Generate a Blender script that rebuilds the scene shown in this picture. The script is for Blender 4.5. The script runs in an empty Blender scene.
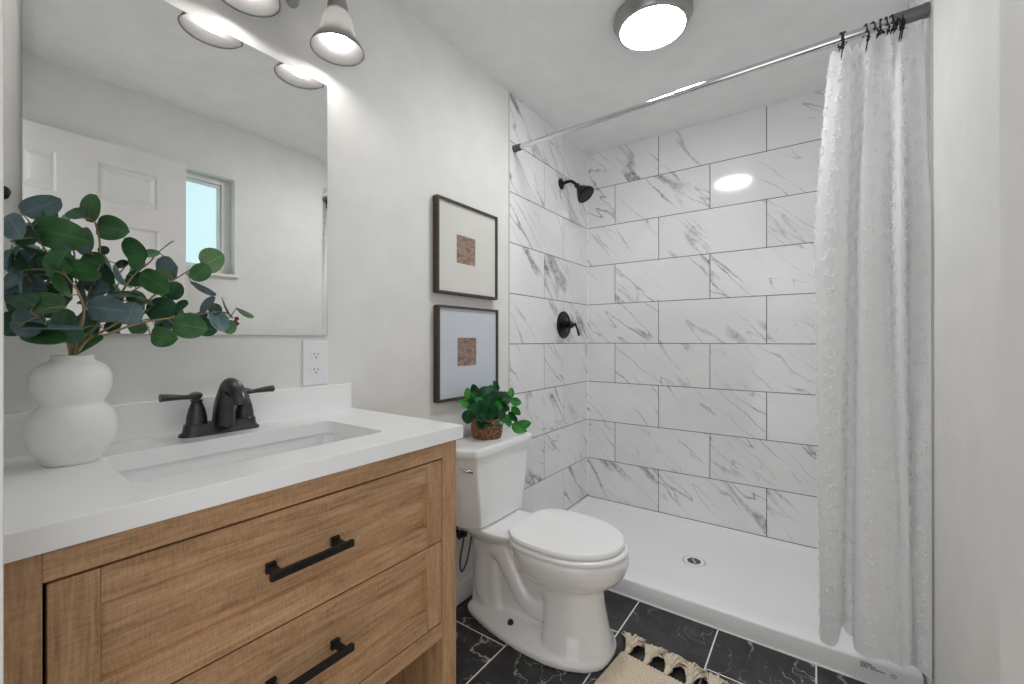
import bpy, math, random
from mathutils import Vector, Matrix, noise
SC = bpy.context.scene
COL = SC.collection
PI = math.pi

# ---------------------------------------------------------------- camera
F = 426.013; YAW = 0.62035; CY = 340.3
CAM = Vector((1.29778, 0.0, 1.1696))
cd = bpy.data.cameras.new('camera'); cam = bpy.data.objects.new('camera', cd); COL.objects.link(cam)
cam.location = CAM; cam.rotation_euler = (PI/2, 0, YAW)
cd.sensor_width = 36; cd.lens = F/1024*36; cd.shift_y = -(342-CY)/1024; cd.clip_start = 0.01
SC.camera = cam

# ---------------------------------------------------------------- world, exposure
SC.view_settings.view_transform = 'Standard'; SC.view_settings.look = 'None'
SC.view_settings.exposure = 0.24; SC.view_settings.gamma = 1.0; SC.view_settings.use_curve_mapping = False
w = bpy.data.worlds.new('world'); SC.world = w; w.use_nodes = True
w.node_tree.nodes['Background'].inputs[0].default_value = (0.97, 0.985, 1.0, 1)
w.node_tree.nodes['Background'].inputs[1].default_value = 1.3
SC.cycles.use_denoising = True
SC.cycles.max_bounces = 10; SC.cycles.diffuse_bounces = 6; SC.cycles.sample_clamp_indirect = 6
SC.cycles.caustics_reflective = False; SC.cycles.caustics_refractive = False

def area(name, loc, rot, size, energy, color=(1, 1, 1)):
    l = bpy.data.lights.new(name, 'AREA'); l.shape = 'RECTANGLE'; l.size, l.size_y = size
    l.energy = energy; l.color = color
    o = bpy.data.objects.new(name, l); COL.objects.link(o); o.location = loc; o.rotation_euler = rot
    return o
# the open doorway behind the camera and the daylight of the hall beyond it
pl = area('doorway_portal', (1.1, -0.09, 1.075), (PI/2, 0, PI), (0.82, 2.15), 1.0); pl.data.cycles.is_portal = True
CEIL_E = 56.0; BULB_E = 36.0; WINDOW_E = 0.66

# ---------------------------------------------------------------- room numbers
W = 1.5853; YB = 2.7185; YT = 1.7913; ZC = 2.4583; Y0 = 0.03
YPAN = 1.888; ZROW0 = 0.0908; TH = 0.26488; TW = 0.58552

def ray(u, v):
    r = (u-512)/F; h = -(v-CY)/F; fx, fy = -math.sin(YAW), math.cos(YAW)
    return Vector((fx+r*fy, fy-r*fx, h))
def onx(u, v, x):
    d = ray(u, v); return CAM+d*((x-CAM.x)/d.x)

# ---------------------------------------------------------------- materials
def nt(name):
    m = bpy.data.materials.new(name); m.use_nodes = True
    return m, m.node_tree.nodes, m.node_tree.links, m.node_tree.nodes['Principled BSDF']
def srgb(r, g, b):
    f = lambda c: (c/255/12.92) if c/255 <= .04045 else ((c/255+.055)/1.055)**2.4
    return (f(r), f(g), f(b), 1)
def node(ns, t, **k):
    n = ns.new(t)
    for a, b in k.items():
        if a == 'i':
            for kk, vv in b.items(): n.inputs[kk].default_value = vv
        else: setattr(n, a, b)
    return n
def ramp(ns, stops, interp='LINEAR'):
    r = ns.new('ShaderNodeValToRGB'); cr = r.color_ramp; cr.interpolation = interp
    while len(cr.elements) < len(stops): cr.elements.new(0.5)
    for e, (p, c) in zip(cr.elements, stops):
        e.position = p; e.color = c if len(c) == 4 else (*c, 1)
    return r
def plain(name, col, rough=0.5, metal=0.0, vary=0.03, scale=8, bump=0.0, bscale=120, coat=0.0, spec=0.5, trans=0.0, sheen=0.0):
    m, ns, ls, b = nt(name)
    tc = node(ns, 'ShaderNodeTexCoord')
    n = node(ns, 'ShaderNodeTexNoise', i={'Scale': scale, 'Detail': 3})
    ls.new(tc.outputs['Object'], n.inputs['Vector'])
    c = Vector(col[:3])
    r = ramp(ns, [(0.3, tuple(c*(1-vary))), (0.7, tuple(c*(1+vary)))])
    ls.new(n.outputs['Fac'], r.inputs[0]); ls.new(r.outputs[0], b.inputs['Base Color'])
    b.inputs['Roughness'].default_value = rough; b.inputs['Metallic'].default_value = metal
    b.inputs['Coat Weight'].default_value = coat; b.inputs['Coat Roughness'].default_value = 0.05
    b.inputs['Specular IOR Level'].default_value = spec
    if sheen: b.inputs['Sheen Weight'].default_value = sheen
    if bump:
        n2 = node(ns, 'ShaderNodeTexNoise', i={'Scale': bscale, 'Detail': 4})
        ls.new(tc.outputs['Object'], n2.inputs['Vector'])
        bp = node(ns, 'ShaderNodeBump', i={'Strength': bump, 'Distance': 0.002})
        ls.new(n2.outputs['Fac'], bp.inputs['Height']); ls.new(bp.outputs[0], b.inputs['Normal'])
    return m

M = {}
M['wall'] = plain('wall_paint', srgb(230, 229, 226), 0.6, bump=0.15, bscale=90)
M['ceiling'] = plain('ceiling_paint', srgb(240, 240, 239), 0.75, bump=0.2, bscale=70)
M['white_paint'] = plain('white_gloss_paint', srgb(232, 231, 228), 0.35)
M['door_paint'] = plain('door_paint', srgb(228, 226, 223), 0.4)
M['counter'] = plain('white_countertop', srgb(247, 247, 247), 0.25, vary=0.005)
M['ceramic'] = plain('white_porcelain', srgb(243, 243, 243), 0.12, vary=0.005, coat=0.5)
M['seat'] = plain('white_seat_plastic', srgb(248, 248, 248), 0.22, vary=0.005)
M['acrylic'] = plain('white_acrylic', srgb(248, 248, 248), 0.22, vary=0.005)
M['plaster'] = plain('matte_white_vase', srgb(240, 240, 239), 0.85, vary=0.03, scale=25, bump=0.5, bscale=45)
M['bronze'] = plain('oil_rubbed_bronze', srgb(78, 77, 77), 0.32, metal=0.8, vary=0.15, scale=30)
M['black'] = plain('matte_black_metal', srgb(26, 26, 28), 0.38, metal=0.3)
M['shower_black'] = plain('dark_bronze', srgb(42, 40, 38), 0.28, metal=0.8, vary=0.1)
M['chrome'] = plain('chrome', (0.72, 0.72, 0.73), 0.12, metal=1.0, vary=0.01)
M['nickel'] = plain('brushed_nickel', (0.40, 0.39, 0.38), 0.28, metal=1.0, vary=0.03)
M['rodgrey'] = plain('grey_rod_sleeve', srgb(118, 118, 118), 0.35, metal=0.5)
M['rubber'] = plain('grey_rubber', srgb(90, 90, 90), 0.6)
M['grout_grey'] = plain('grey_grout', srgb(80, 79, 78), 0.9)
M['grout_white'] = plain('white_grout', srgb(242, 240, 236), 0.9)
M['plastic'] = plain('white_plastic', srgb(238, 237, 240), 0.3)
M['dark_slot'] = plain('dark_slot', srgb(40, 40, 40), 0.7)
M['ink'] = plain('grey_ink', srgb(122, 122, 124), 0.7)
M['frame_bronze'] = plain('bronze_frame', srgb(88, 77, 68), 0.35, metal=0.5, vary=0.2, scale=60)
M['mat_board'] = plain('mat_board', srgb(232, 230, 224), 0.85, vary=0.01)
M['reflection_board'] = plain('reflection_tinted_mat', srgb(218, 224, 233), 0.85, vary=0.01)  # bluish reflection in the lower picture's glass, painted into its mat colour
M['trim_metal'] = plain('satin_trim', (0.62, 0.62, 0.62), 0.4, metal=0.4)
M['stem'] = plain('leaf_stem', srgb(158, 140, 104), 0.6, vary=0.2)
M['bud'] = plain('brown_bud', srgb(112, 66, 48), 0.7, vary=0.2)
M['soil'] = plain('dark_soil', srgb(52, 40, 32), 0.95, vary=0.3)
M['rug'] = None

def emis(name, col, s, rough=0.3):
    m, ns, ls, b = nt(name)
    b.inputs['Base Color'].default_value = (*col, 1); b.inputs['Roughness'].default_value = rough
    n = node(ns, 'ShaderNodeTexNoise', i={'Scale': 3.0}); r = ramp(ns, [(0, tuple(Vector(col)*.99)), (1, col)])
    ls.new(n.outputs['Fac'], r.inputs[0]); ls.new(r.outputs[0], b.inputs['Emission Color'])
    b.inputs['Emission Strength'].default_value = s
    return m
M['dome'] = emis('lit_glass_dome', (0.98, 0.99, 1.0), CEIL_E)
M['bulb'] = emis('lit_bulb', (1, 0.97, 0.93), BULB_E)
M['lit_window'] = emis('frosted_daylight_glass', (0.54, 0.75, 0.79), WINDOW_E)

def frosted():
    m, ns, ls, b = nt('frosted_shade_glass')
    out = ns['Material Output']
    tr = node(ns, 'ShaderNodeBsdfTranslucent', i={'Color': (0.34, 0.335, 0.33, 1)})
    b.inputs['Base Color'].default_value = (0.16, 0.155, 0.155, 1); b.inputs['Roughness'].default_value = 0.25
    n = node(ns, 'ShaderNodeTexNoise', i={'Scale': 20}); r = ramp(ns, [(0, (0.50,)*3), (1, (0.56,)*3)])
    ls.new(n.outputs['Fac'], r.inputs[0])
    mx = node(ns, 'ShaderNodeMixShader'); ls.new(r.outputs[0], mx.inputs[0])
    ls.new(tr.outputs[0], mx.inputs[1]); ls.new(b.outputs[0], mx.inputs[2]); ls.new(mx.outputs[0], out.inputs[0])
    return m
M['shade'] = frosted()

def fabric(name='white_cotton_curtain', lo=(242,)*3, hi=(248,)*3, trf=.42):
    m, ns, ls, b = nt(name)
    out = ns['Material Output']; tc = node(ns, 'ShaderNodeTexCoord')
    n = node(ns, 'ShaderNodeTexNoise', i={'Scale': 60, 'Detail': 5}); ls.new(tc.outputs['Object'], n.inputs['Vector'])
    r = ramp(ns, [(0.3, srgb(*lo)), (0.7, srgb(*hi))]); ls.new(n.outputs['Fac'], r.inputs[0])
    ls.new(r.outputs[0], b.inputs['Base Color']); b.inputs['Roughness'].default_value = 0.95
    bp = node(ns, 'ShaderNodeBump', i={'Strength': 0.35, 'Distance': 0.003}); ls.new(n.outputs['Fac'], bp.inputs['Height'])
    ls.new(bp.outputs[0], b.inputs['Normal'])
    tr = node(ns, 'ShaderNodeBsdfTranslucent', i={'Color': (0.985, 0.985, 0.985, 1)})
    mx = node(ns, 'ShaderNodeMixShader', i={0: trf}); ls.new(b.outputs[0], mx.inputs[1]); ls.new(tr.outputs[0], mx.inputs[2])
    ls.new(mx.outputs[0], out.inputs[0]); return m
M['curtain'] = fabric(); M['tuft'] = fabric('white_tuft_yarn', (254,)*3, (255,)*3, .30)

def mirror_mat():
    m, ns, ls, b = nt('mirror_silver'); b.inputs['Metallic'].default_value = 1; b.inputs['Roughness'].default_value = 0.0
    n = node(ns, 'ShaderNodeTexNoise', i={'Scale': 2}); r = ramp(ns, [(0, (0.93, 0.935, 0.93)), (1, (0.95, 0.955, 0.95))])
    ls.new(n.outputs['Fac'], r.inputs[0]); ls.new(r.outputs[0], b.inputs['Base Color']); return m
M['mirror'] = mirror_mat()

def glass_sheet():
    m, ns, ls, b = nt('picture_glass'); out = ns['Material Output']
    t = node(ns, 'ShaderNodeBsdfTransparent'); g = node(ns, 'ShaderNodeBsdfGlossy', i={'Roughness': 0.02})
    fr = node(ns, 'ShaderNodeLayerWeight', i={'Blend': .5}); mx = node(ns, 'ShaderNodeMixShader')
    pw = node(ns, 'ShaderNodeMath', operation='POWER', i={1: 5.0}); ls.new(fr.outputs['Facing'], pw.inputs[0])
    ma = node(ns, 'ShaderNodeMath', operation='MULTIPLY_ADD', i={1: .92, 2: .07}, use_clamp=True); ls.new(pw.outputs[0], ma.inputs[0])
    ls.new(ma.outputs[0], mx.inputs[0]); ls.new(t.outputs[0], mx.inputs[1]); ls.new(g.outputs[0], mx.inputs[2])
    ls.new(mx.outputs[0], out.inputs[0]); return m
M['glass'] = glass_sheet()

def uvnode(ns): return node(ns, 'ShaderNodeUVMap', uv_map='UVMap')

def veins(ns, ls, vec, angle, sx, sy, scale, width, maskscale, dist=1.2, seed=0.0, lo=.45, hi=.7):
    """thin ridge lines of a stretched, warped noise; returns 0..1 vein strength"""
    mp = node(ns, 'ShaderNodeMapping'); mp.inputs['Rotation'].default_value = (0, 0, angle)
    mp.inputs['Location'].default_value = (seed, seed*.7, 0)
    ls.new(vec, mp.inputs['Vector'])
    warp = node(ns, 'ShaderNodeTexNoise', i={'Scale': 7.0, 'Detail': 6, 'Roughness': .65}); ls.new(vec, warp.inputs['Vector'])
    sub = node(ns, 'ShaderNodeVectorMath', operation='SUBTRACT'); ls.new(warp.outputs['Color'], sub.inputs[0]); sub.inputs[1].default_value = (.5, .5, .5)
    sc = node(ns, 'ShaderNodeVectorMath', operation='SCALE', i={'Scale': .085*dist}); ls.new(sub.outputs[0], sc.inputs[0])
    add = node(ns, 'ShaderNodeVectorMath', operation='ADD'); ls.new(mp.outputs[0], add.inputs[0]); ls.new(sc.outputs[0], add.inputs[1])
    st = node(ns, 'ShaderNodeVectorMath', operation='MULTIPLY'); ls.new(add.outputs[0], st.inputs[0]); st.inputs[1].default_value = (sx, sy, 1)
    n = node(ns, 'ShaderNodeTexNoise', i={'Scale': scale, 'Detail': 2.0, 'Roughness': .45}); ls.new(st.outputs[0], n.inputs['Vector'])
    s = node(ns, 'ShaderNodeMath', operation='SUBTRACT', i={1: .5}); ls.new(n.outputs['Fac'], s.inputs[0])
    a = node(ns, 'ShaderNodeMath', operation='ABSOLUTE'); ls.new(s.outputs[0], a.inputs[0])
    mk = node(ns, 'ShaderNodeTexNoise', i={'Scale': maskscale, 'Detail': 3.0}); ls.new(add.outputs[0], mk.inputs['Vector'])
    mr = node(ns, 'ShaderNodeMapRange', i={'From Min': lo, 'From Max': hi, 'To Min': 0.0, 'To Max': 1.0}); ls.new(mk.outputs['Fac'], mr.inputs['Value'])
    wd = node(ns, 'ShaderNodeMath', operation='MULTIPLY', i={1: width}); ls.new(mr.outputs[0], wd.inputs[0])
    wd2 = node(ns, 'ShaderNodeMath', operation='ADD', i={1: width*.08}); ls.new(wd.outputs[0], wd2.inputs[0])
    dv = node(ns, 'ShaderNodeMath', operation='DIVIDE'); ls.new(a.outputs[0], dv.inputs[0]); ls.new(wd2.outputs[0], dv.inputs[1])
    inv = node(ns, 'ShaderNodeMath', operation='SUBTRACT', use_clamp=True, i={0: 1.0}); ls.new(dv.outputs[0], inv.inputs[1])
    ml = node(ns, 'ShaderNodeMath', operation='MULTIPLY', use_clamp=True); ls.new(inv.outputs[0], ml.inputs[0])
    mm = node(ns, 'ShaderNodeMath', operation='MULTIPLY_ADD', i={1: 1.0, 2: .05}, use_clamp=True); ls.new(mr.outputs[0], mm.inputs[0]); ls.new(mm.outputs[0], ml.inputs[1])
    return ml.outputs[0]

def marble(name, sgn=1, stretch=1.0):
    m, ns, ls, b = nt(name)
    uv = uvnode(ns)
    sp = node(ns, 'ShaderNodeVectorMath', operation='MULTIPLY'); sp.inputs[1].default_value = (stretch, 1, 1); ls.new(uv.outputs[0], sp.inputs[0])
    vec = sp.outputs[0]
    v1 = veins(ns, ls, vec, sgn*math.radians(47), .55, 3.4, 1.7, .044, 1.5, .55, 0.0, .47, .69)
    v2 = veins(ns, ls, vec, sgn*math.radians(40), .42, 3.0, 2.6, .012, 1.6, .75, 5.3, .45, .61)
    # feathery texture inside the broad veins
    fe = node(ns, 'ShaderNodeTexNoise', i={'Scale': 38, 'Detail': 6, 'Roughness': .7}); ls.new(vec, fe.inputs['Vector'])
    fr = node(ns, 'ShaderNodeMapRange', i={'From Min': .36, 'From Max': .60, 'To Min': .25, 'To Max': 1.0}); ls.new(fe.outputs['Fac'], fr.inputs['Value'])
    p = node(ns, 'ShaderNodeMath', operation='MULTIPLY', use_clamp=True); ls.new(v1, p.inputs[0]); ls.new(fr.outputs[0], p.inputs[1])
    p1 = node(ns, 'ShaderNodeMath', operation='MULTIPLY', use_clamp=True, i={1: 1.5}); ls.new(p.outputs[0], p1.inputs[0])
    p2 = node(ns, 'ShaderNodeMath', operation='MULTIPLY', use_clamp=True, i={1: .9}); ls.new(v2, p2.inputs[0])
    mxx = node(ns, 'ShaderNodeMath', operation='MAXIMUM'); ls.new(p1.outputs[0], mxx.inputs[0]); ls.new(p2.outputs[0], mxx.inputs[1])
    cl = node(ns, 'ShaderNodeTexNoise', i={'Scale': 2.5, 'Detail': 4}); ls.new(vec, cl.inputs['Vector'])
    cr = ramp(ns, [(.35, srgb(232, 232, 233)), (.65, srgb(240, 240, 240))]); ls.new(cl.outputs['Fac'], cr.inputs[0])
    mx = node(ns, 'ShaderNodeMix', data_type='RGBA'); ls.new(mxx.outputs[0], mx.inputs['Factor'])
    ls.new(cr.outputs[0], mx.inputs[6]); mx.inputs[7].default_value = srgb(142, 141, 140)
    ls.new(mx.outputs[2], b.inputs['Base Color']); b.inputs['Roughness'].default_value = 0.1; b.inputs['Specular IOR Level'].default_value = 0.5
    return m
M['marble_left'] = marble('white_marble_tile_left')
M['marble'] = marble('white_marble_tile')

def black_marble():
    m, ns, ls, b = nt('black_marble_tile'); uv = uvnode(ns); vec = uv.outputs[0]
    v1 = veins(ns, ls, vec, .9, 1.6, 1.6, 2.6, .0085, 2.5, 2.2, 1.0, .40, .60)
    v2 = veins(ns, ls, vec, -.4, 1.3, 2.2, 4.2, .0065, 3.5, 1.6, 7.0, .44, .60)
    mxx = node(ns, 'ShaderNodeMath', operation='MAXIMUM'); ls.new(v1, mxx.inputs[0]); ls.new(v2, mxx.inputs[1])
    cl = node(ns, 'ShaderNodeTexNoise', i={'Scale': 9, 'Detail': 7, 'Roughness': .65, 'Distortion': .6}); ls.new(vec, cl.inputs['Vector'])
    cr = ramp(ns, [(.38, srgb(33, 33, 34)), (.62, srgb(56, 56, 57)), (.75, srgb(84, 84, 84))]); ls.new(cl.outputs['Fac'], cr.inputs[0])
    mx = node(ns, 'ShaderNodeMix', data_type='RGBA'); ls.new(mxx.outputs[0], mx.inputs['Factor'])
    ls.new(cr.outputs[0], mx.inputs[6]); mx.inputs[7].default_value = srgb(190, 189, 186)
    ls.new(mx.outputs[2], b.inputs['Base Color']); b.inputs['Roughness'].default_value = 0.28
    return m
M['black_marble'] = black_marble()

def wood(name, axis):
    """oak grain running along the given axis (0 x, 1 y, 2 z)"""
    m, ns, ls, b = nt(name); tc = node(ns, 'ShaderNodeTexCoord')
    oi = node(ns, 'ShaderNodeObjectInfo')
    def stretched(f_along, f_across):
        s = [f_across]*3; s[axis] = f_along
        q = node(ns, 'ShaderNodeVectorMath', operation='MULTIPLY'); q.inputs[1].default_value = s
        a = node(ns, 'ShaderNodeVectorMath', operation='ADD'); ls.new(tc.outputs['Object'], a.inputs[0]); ls.new(oi.outputs['Random'], a.inputs[1])
        ls.new(a.outputs[0], q.inputs[0]); return q.outputs[0]
    big = node(ns, 'ShaderNodeTexNoise', i={'Scale': 1.0, 'Detail': 4, 'Roughness': .6, 'Distortion': .8}); ls.new(stretched(3.0, 22), big.inputs['Vector'])
    fine = node(ns, 'ShaderNodeTexNoise', i={'Scale': 1.0, 'Detail': 5, 'Roughness': .7}); ls.new(stretched(16, 260), fine.inputs['Vector'])
    wv = node(ns, 'ShaderNodeTexNoise', i={'Scale': 1.0, 'Detail': 2, 'Distortion': 2.5}); ls.new(stretched(3.0, 42), wv.inputs['Vector'])
    saw = node(ns, 'ShaderNodeTexNoise', i={'Scale': 1.0, 'Detail': 2}); ls.new(stretched(330, 60), saw.inputs['Vector'])
    def mul(a, k):
        n = node(ns, 'ShaderNodeMath', operation='MULTIPLY', i={1: k}); ls.new(a, n.inputs[0]); return n.outputs[0]
    def add(a, c):
        n = node(ns, 'ShaderNodeMath', operation='ADD'); ls.new(a, n.inputs[0]); ls.new(c, n.inputs[1]); return n.outputs[0]
    s = add(add(add(mul(big.outputs['Fac'], .30), mul(fine.outputs['Fac'], .34)), mul(wv.outputs['Fac'], .20)), mul(saw.outputs['Fac'], .16))
    r = ramp(ns, [(.36, srgb(130, 97, 70)), (.44, srgb(166, 127, 92)), (.52, srgb(190, 150, 111)), (.62, srgb(209, 171, 132))])
    ls.new(s, r.inputs[0]); ls.new(r.outputs[0], b.inputs['Base Color']); b.inputs['Roughness'].default_value = .5
    bp = node(ns, 'ShaderNodeBump', i={'Strength': .2, 'Distance': .001}); ls.new(fine.outputs['Fac'], bp.inputs['Height']); ls.new(bp.outputs[0], b.inputs['Normal'])
    return m
M['wood_y'] = wood('oak_grain_across', 1); M['wood_z'] = wood('oak_grain_up', 2)

def leafmat(name, c1, c2, rough=.45):
    m, ns, ls, b = nt(name); uv = uvnode(ns); sx = node(ns, 'ShaderNodeSeparateXYZ'); ls.new(uv.outputs[0], sx.inputs[0])
    a = node(ns, 'ShaderNodeMath', operation='ABSOLUTE'); ls.new(sx.outputs['Y'], a.inputs[0])
    mid = node(ns, 'ShaderNodeMapRange', i={'From Min': 0.02, 'From Max': 0.09, 'To Min': .28, 'To Max': 0.0}); ls.new(a.outputs[0], mid.inputs['Value'])
    tc = node(ns, 'ShaderNodeTexCoord'); n = node(ns, 'ShaderNodeTexNoise', i={'Scale': 22, 'Detail': 5}); ls.new(tc.outputs['Object'], n.inputs['Vector'])
    r = ramp(ns, [(.35, c1), (.65, c2)]); ls.new(n.outputs['Fac'], r.inputs[0])
    mx = node(ns, 'ShaderNodeMix', data_type='RGBA'); ls.new(mid.outputs[0], mx.inputs['Factor']); ls.new(r.outputs[0], mx.inputs[6])
    mx.inputs[7].default_value = tuple(min(1, x*1.9+.02) for x in c2[:3])+(1,)
    ls.new(mx.outputs[2], b.inputs['Base Color']); b.inputs['Roughness'].default_value = rough
    return m
M['leaf_green'] = leafmat('eucalyptus_green', srgb(48, 94, 50), srgb(78, 130, 76), .5)
M['leaf_slate'] = leafmat('eucalyptus_slate', srgb(82, 108, 112), srgb(118, 142, 148), .6)
M['leaf_dark'] = leafmat('eucalyptus_dark', srgb(40, 80, 52), srgb(62, 104, 74), .55)
M['leaf_light'] = leafmat('eucalyptus_light', srgb(96, 148, 92), srgb(134, 170, 122), .5)
M['leaf_bright'] = leafmat('glossy_bright_green', srgb(26, 112, 34), srgb(62, 158, 52), .3)
M['leaf_deep'] = leafmat('glossy_deep_green', srgb(14, 66, 36), srgb(30, 96, 54), .3)

def rugmat():
    m, ns, ls, b = nt('natural_cotton_weave'); tc = node(ns, 'ShaderNodeTexCoord')
    n = node(ns, 'ShaderNodeTexNoise', i={'Scale': 260, 'Detail': 3}); ls.new(tc.outputs['Object'], n.inputs['Vector'])
    r = ramp(ns, [(.3, srgb(216, 200, 176)), (.7, srgb(246, 234, 216))]); ls.new(n.outputs['Fac'], r.inputs[0]); ls.new(r.outputs[0], b.inputs['Base Color'])
    b.inputs['Roughness'].default_value = 1.0
    bp = node(ns, 'ShaderNodeBump', i={'Strength': .6, 'Distance': .003}); ls.new(n.outputs['Fac'], bp.inputs['Height']); ls.new(bp.outputs[0], b.inputs['Normal'])
    return m
M['rug'] = rugmat()
def basketmat():
    m, ns, ls, b = nt('woven_seagrass'); tc = node(ns, 'ShaderNodeTexCoord')
    n = node(ns, 'ShaderNodeTexNoise', i={'Scale': 130, 'Detail': 3}); ls.new(tc.outputs['Object'], n.inputs['Vector'])
    r = ramp(ns, [(.35, srgb(84, 58, 44)), (.5, srgb(140, 102, 78)), (.65, srgb(186, 146, 112))]); ls.new(n.outputs['Fac'], r.inputs[0]); ls.new(r.outputs[0], b.inputs['Base Color'])
    b.inputs['Roughness'].default_value = .8; return m
M['basket'] = basketmat()
def printmat():
    m, ns, ls, b = nt('sepia_print'); tc = node(ns, 'ShaderNodeTexCoord')
    mp = node(ns, 'ShaderNodeMapping'); mp.inputs['Scale'].default_value = (1, 22, 42); ls.new(tc.outputs['Object'], mp.inputs[0])
    n = node(ns, 'ShaderNodeTexNoise', i={'Scale': 1.6, 'Detail': 7, 'Roughness': .65, 'Distortion': .7}); ls.new(mp.outputs[0], n.inputs['Vector'])
    r = ramp(ns, [(.34, srgb(96, 74, 62)), (.46, srgb(140, 114, 98)), (.62, srgb(182, 154, 136))]); ls.new(n.outputs['Fac'], r.inputs[0]); ls.new(r.outputs[0], b.inputs['Base Color'])
    b.inputs['Roughness'].default_value = .8; return m
M['print'] = printmat()

# ---------------------------------------------------------------- mesh builder
class MB:
    def __init__(s): s.v = []; s.f = []; s.mi = []; s.uv = {}; s.mats = []
    def m(s, mat):
        if mat not in s.mats: s.mats.append(mat)
        return s.mats.index(mat)
    def face(s, idx, mat, uv=None):
        s.f.append(tuple(idx)); s.mi.append(s.m(mat))
        if uv: s.uv[len(s.f)-1] = uv
    def verts(s, pts):
        b = len(s.v); s.v.extend(tuple(p) for p in pts); return b
    def box(s, a, c, mat):
        x0, y0, z0 = (min(a[i], c[i]) for i in range(3)); x1, y1, z1 = (max(a[i], c[i]) for i in range(3))
        b = s.verts([(x0, y0, z0), (x1, y0, z0), (x1, y1, z0), (x0, y1, z0), (x0, y0, z1), (x1, y0, z1), (x1, y1, z1), (x0, y1, z1)])
        for q in ((0, 3, 2, 1), (4, 5, 6, 7), (0, 1, 5, 4), (1, 2, 6, 5), (2, 3, 7, 6), (3, 0, 4, 7)): s.face([b+i for i in q], mat)
    def loft(s, rings, mat, cap=(True, True), closed=True):
        n = len(rings[0]); bs = [s.verts(r) for r in rings]
        for a, b in zip(bs, bs[1:]):
            for i in range(n if closed else n-1):
                j = (i+1) % n; s.face((a+i, a+j, b+j, b+i), mat)
        if cap[0]: s.face([bs[0]+i for i in reversed(range(n))], mat)
        if cap[1]: s.face([bs[-1]+i for i in range(n)], mat)
    def lathe(s, prof, mat, n=32, mtx=None, cap=(False, False)):
        rings = []
        for r, z in prof:
            ring = [Vector((max(r, 1e-5)*math.cos(2*PI*i/n), max(r, 1e-5)*math.sin(2*PI*i/n), z)) for i in range(n)]
            rings.append([mtx @ p for p in ring] if mtx else ring)
        s.loft(rings, mat, cap)
    def tube(s, pts, rad, mat, n=10, up=None, flat=1.0, cap=(True, True)):
        pts = [Vector(p) for p in pts]; rings = []
        pn = None
        for i, p in enumerate(pts):
            t = (pts[min(i+1, len(pts)-1)]-pts[max(i-1, 0)]).normalized()
            if pn is None:
                u = Vector(up) if up else (Vector((0, 0, 1)) if abs(t.z) < .9 else Vector((1, 0, 0)))
                pn = (u-t*u.dot(t)).normalized()
            else: pn = (pn-t*pn.dot(t)).normalized()
            bn = t.cross(pn)
            r = rad[i] if isinstance(rad, (list, tuple)) else rad
            ra, rb = (r if isinstance(r, tuple) else (r, r*flat))
            rings.append([p+pn*ra*math.cos(2*PI*k/n)+bn*rb*math.sin(2*PI*k/n) for k in range(n)])
        s.loft(rings, mat, cap)
    def sphere(s, c, r, mat, n=12, sc=(1, 1, 1)):
        c = Vector(c)
        prof = [(math.sin(PI*i/n), -math.cos(PI*i/n)) for i in range(n+1)]
        mt = Matrix.Translation(c) @ Matrix.Diagonal((r*sc[0], r*sc[1], r*sc[2], 1))
        s.lathe(prof, mat, n*2, mt)
    def build(s, name, parent=None, smooth=False, bevel=0, seg=2, loc=None, recalc=True):
        me = bpy.data.meshes.new(name)
        vs = [Vector(v) for v in s.v]
        if loc is None:
            xs = [v.x for v in vs]; ys = [v.y for v in vs]; zs = [v.z for v in vs]
            loc = Vector(((min(xs)+max(xs))/2, (min(ys)+max(ys))/2, min(zs)))
        loc = Vector(loc)
        me.from_pydata([tuple(v-loc) for v in vs], [], s.f)
        for k in s.mats: me.materials.append(M[k])
        me.polygons.foreach_set('material_index', s.mi)
        if s.uv:
            ul = me.uv_layers.new(name='UVMap')
            for fi, uvs in s.uv.items():
                for li, uvv in zip(me.polygons[fi].loop_indices, uvs): ul.data[li].uv = uvv
        me.update(); me.validate()
        if recalc:
            import bmesh
            b = bmesh.new(); b.from_mesh(me); bmesh.ops.recalc_face_normals(b, faces=b.faces); b.to_mesh(me); b.free()
        if smooth is not False:
            me.polygons.foreach_set('use_smooth', [True]*len(me.polygons))
            if smooth is not True: me.set_sharp_from_angle(angle=math.radians(smooth))
        o = bpy.data.objects.new(name, me); COL.objects.link(o); o.location = loc
        if bevel:
            bm_ = o.modifiers.new('bevel', 'BEVEL'); bm_.width = bevel; bm_.segments = seg; bm_.limit_method = 'ANGLE'; bm_.angle_limit = math.radians(40)
            bm_.harden_normals = False
        if parent:
            o.parent = parent; o.location = loc-(parent['_w'] if False else WORLD[parent.name])
        WORLD[o.name] = loc
        return o
WORLD = {}
def tag(o, label=None, cat=None, group=None, kind=None):
    for k, v in (('label', label), ('category', cat), ('group', group), ('kind', kind)):
        if v: o[k] = v
    return o
def thing(name, loc, label, cat, group=None):
    o = bpy.data.objects.new(name, None); COL.objects.link(o); o.location = loc; o.empty_display_size = .05
    WORLD[o.name] = Vector(loc); return tag(o, label, cat, group)
def sthing(name, loc):
    o = bpy.data.objects.new(name, None); COL.objects.link(o); o.location = loc; WORLD[o.name] = Vector(loc); o['kind'] = 'structure'; return o
def rrect(x0, x1, y0, y1, r, z, n=6):
    pts = []
    for cx, cy, a0 in ((x1-r, y1-r, 0), (x0+r, y1-r, PI/2), (x0+r, y0+r, PI), (x1-r, y0+r, 3*PI/2)):
        for i in range(n+1):
            a = a0+PI/2*i/n; pts.append(Vector((cx+r*math.cos(a), cy+r*math.sin(a), z)))
    return pts
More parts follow.
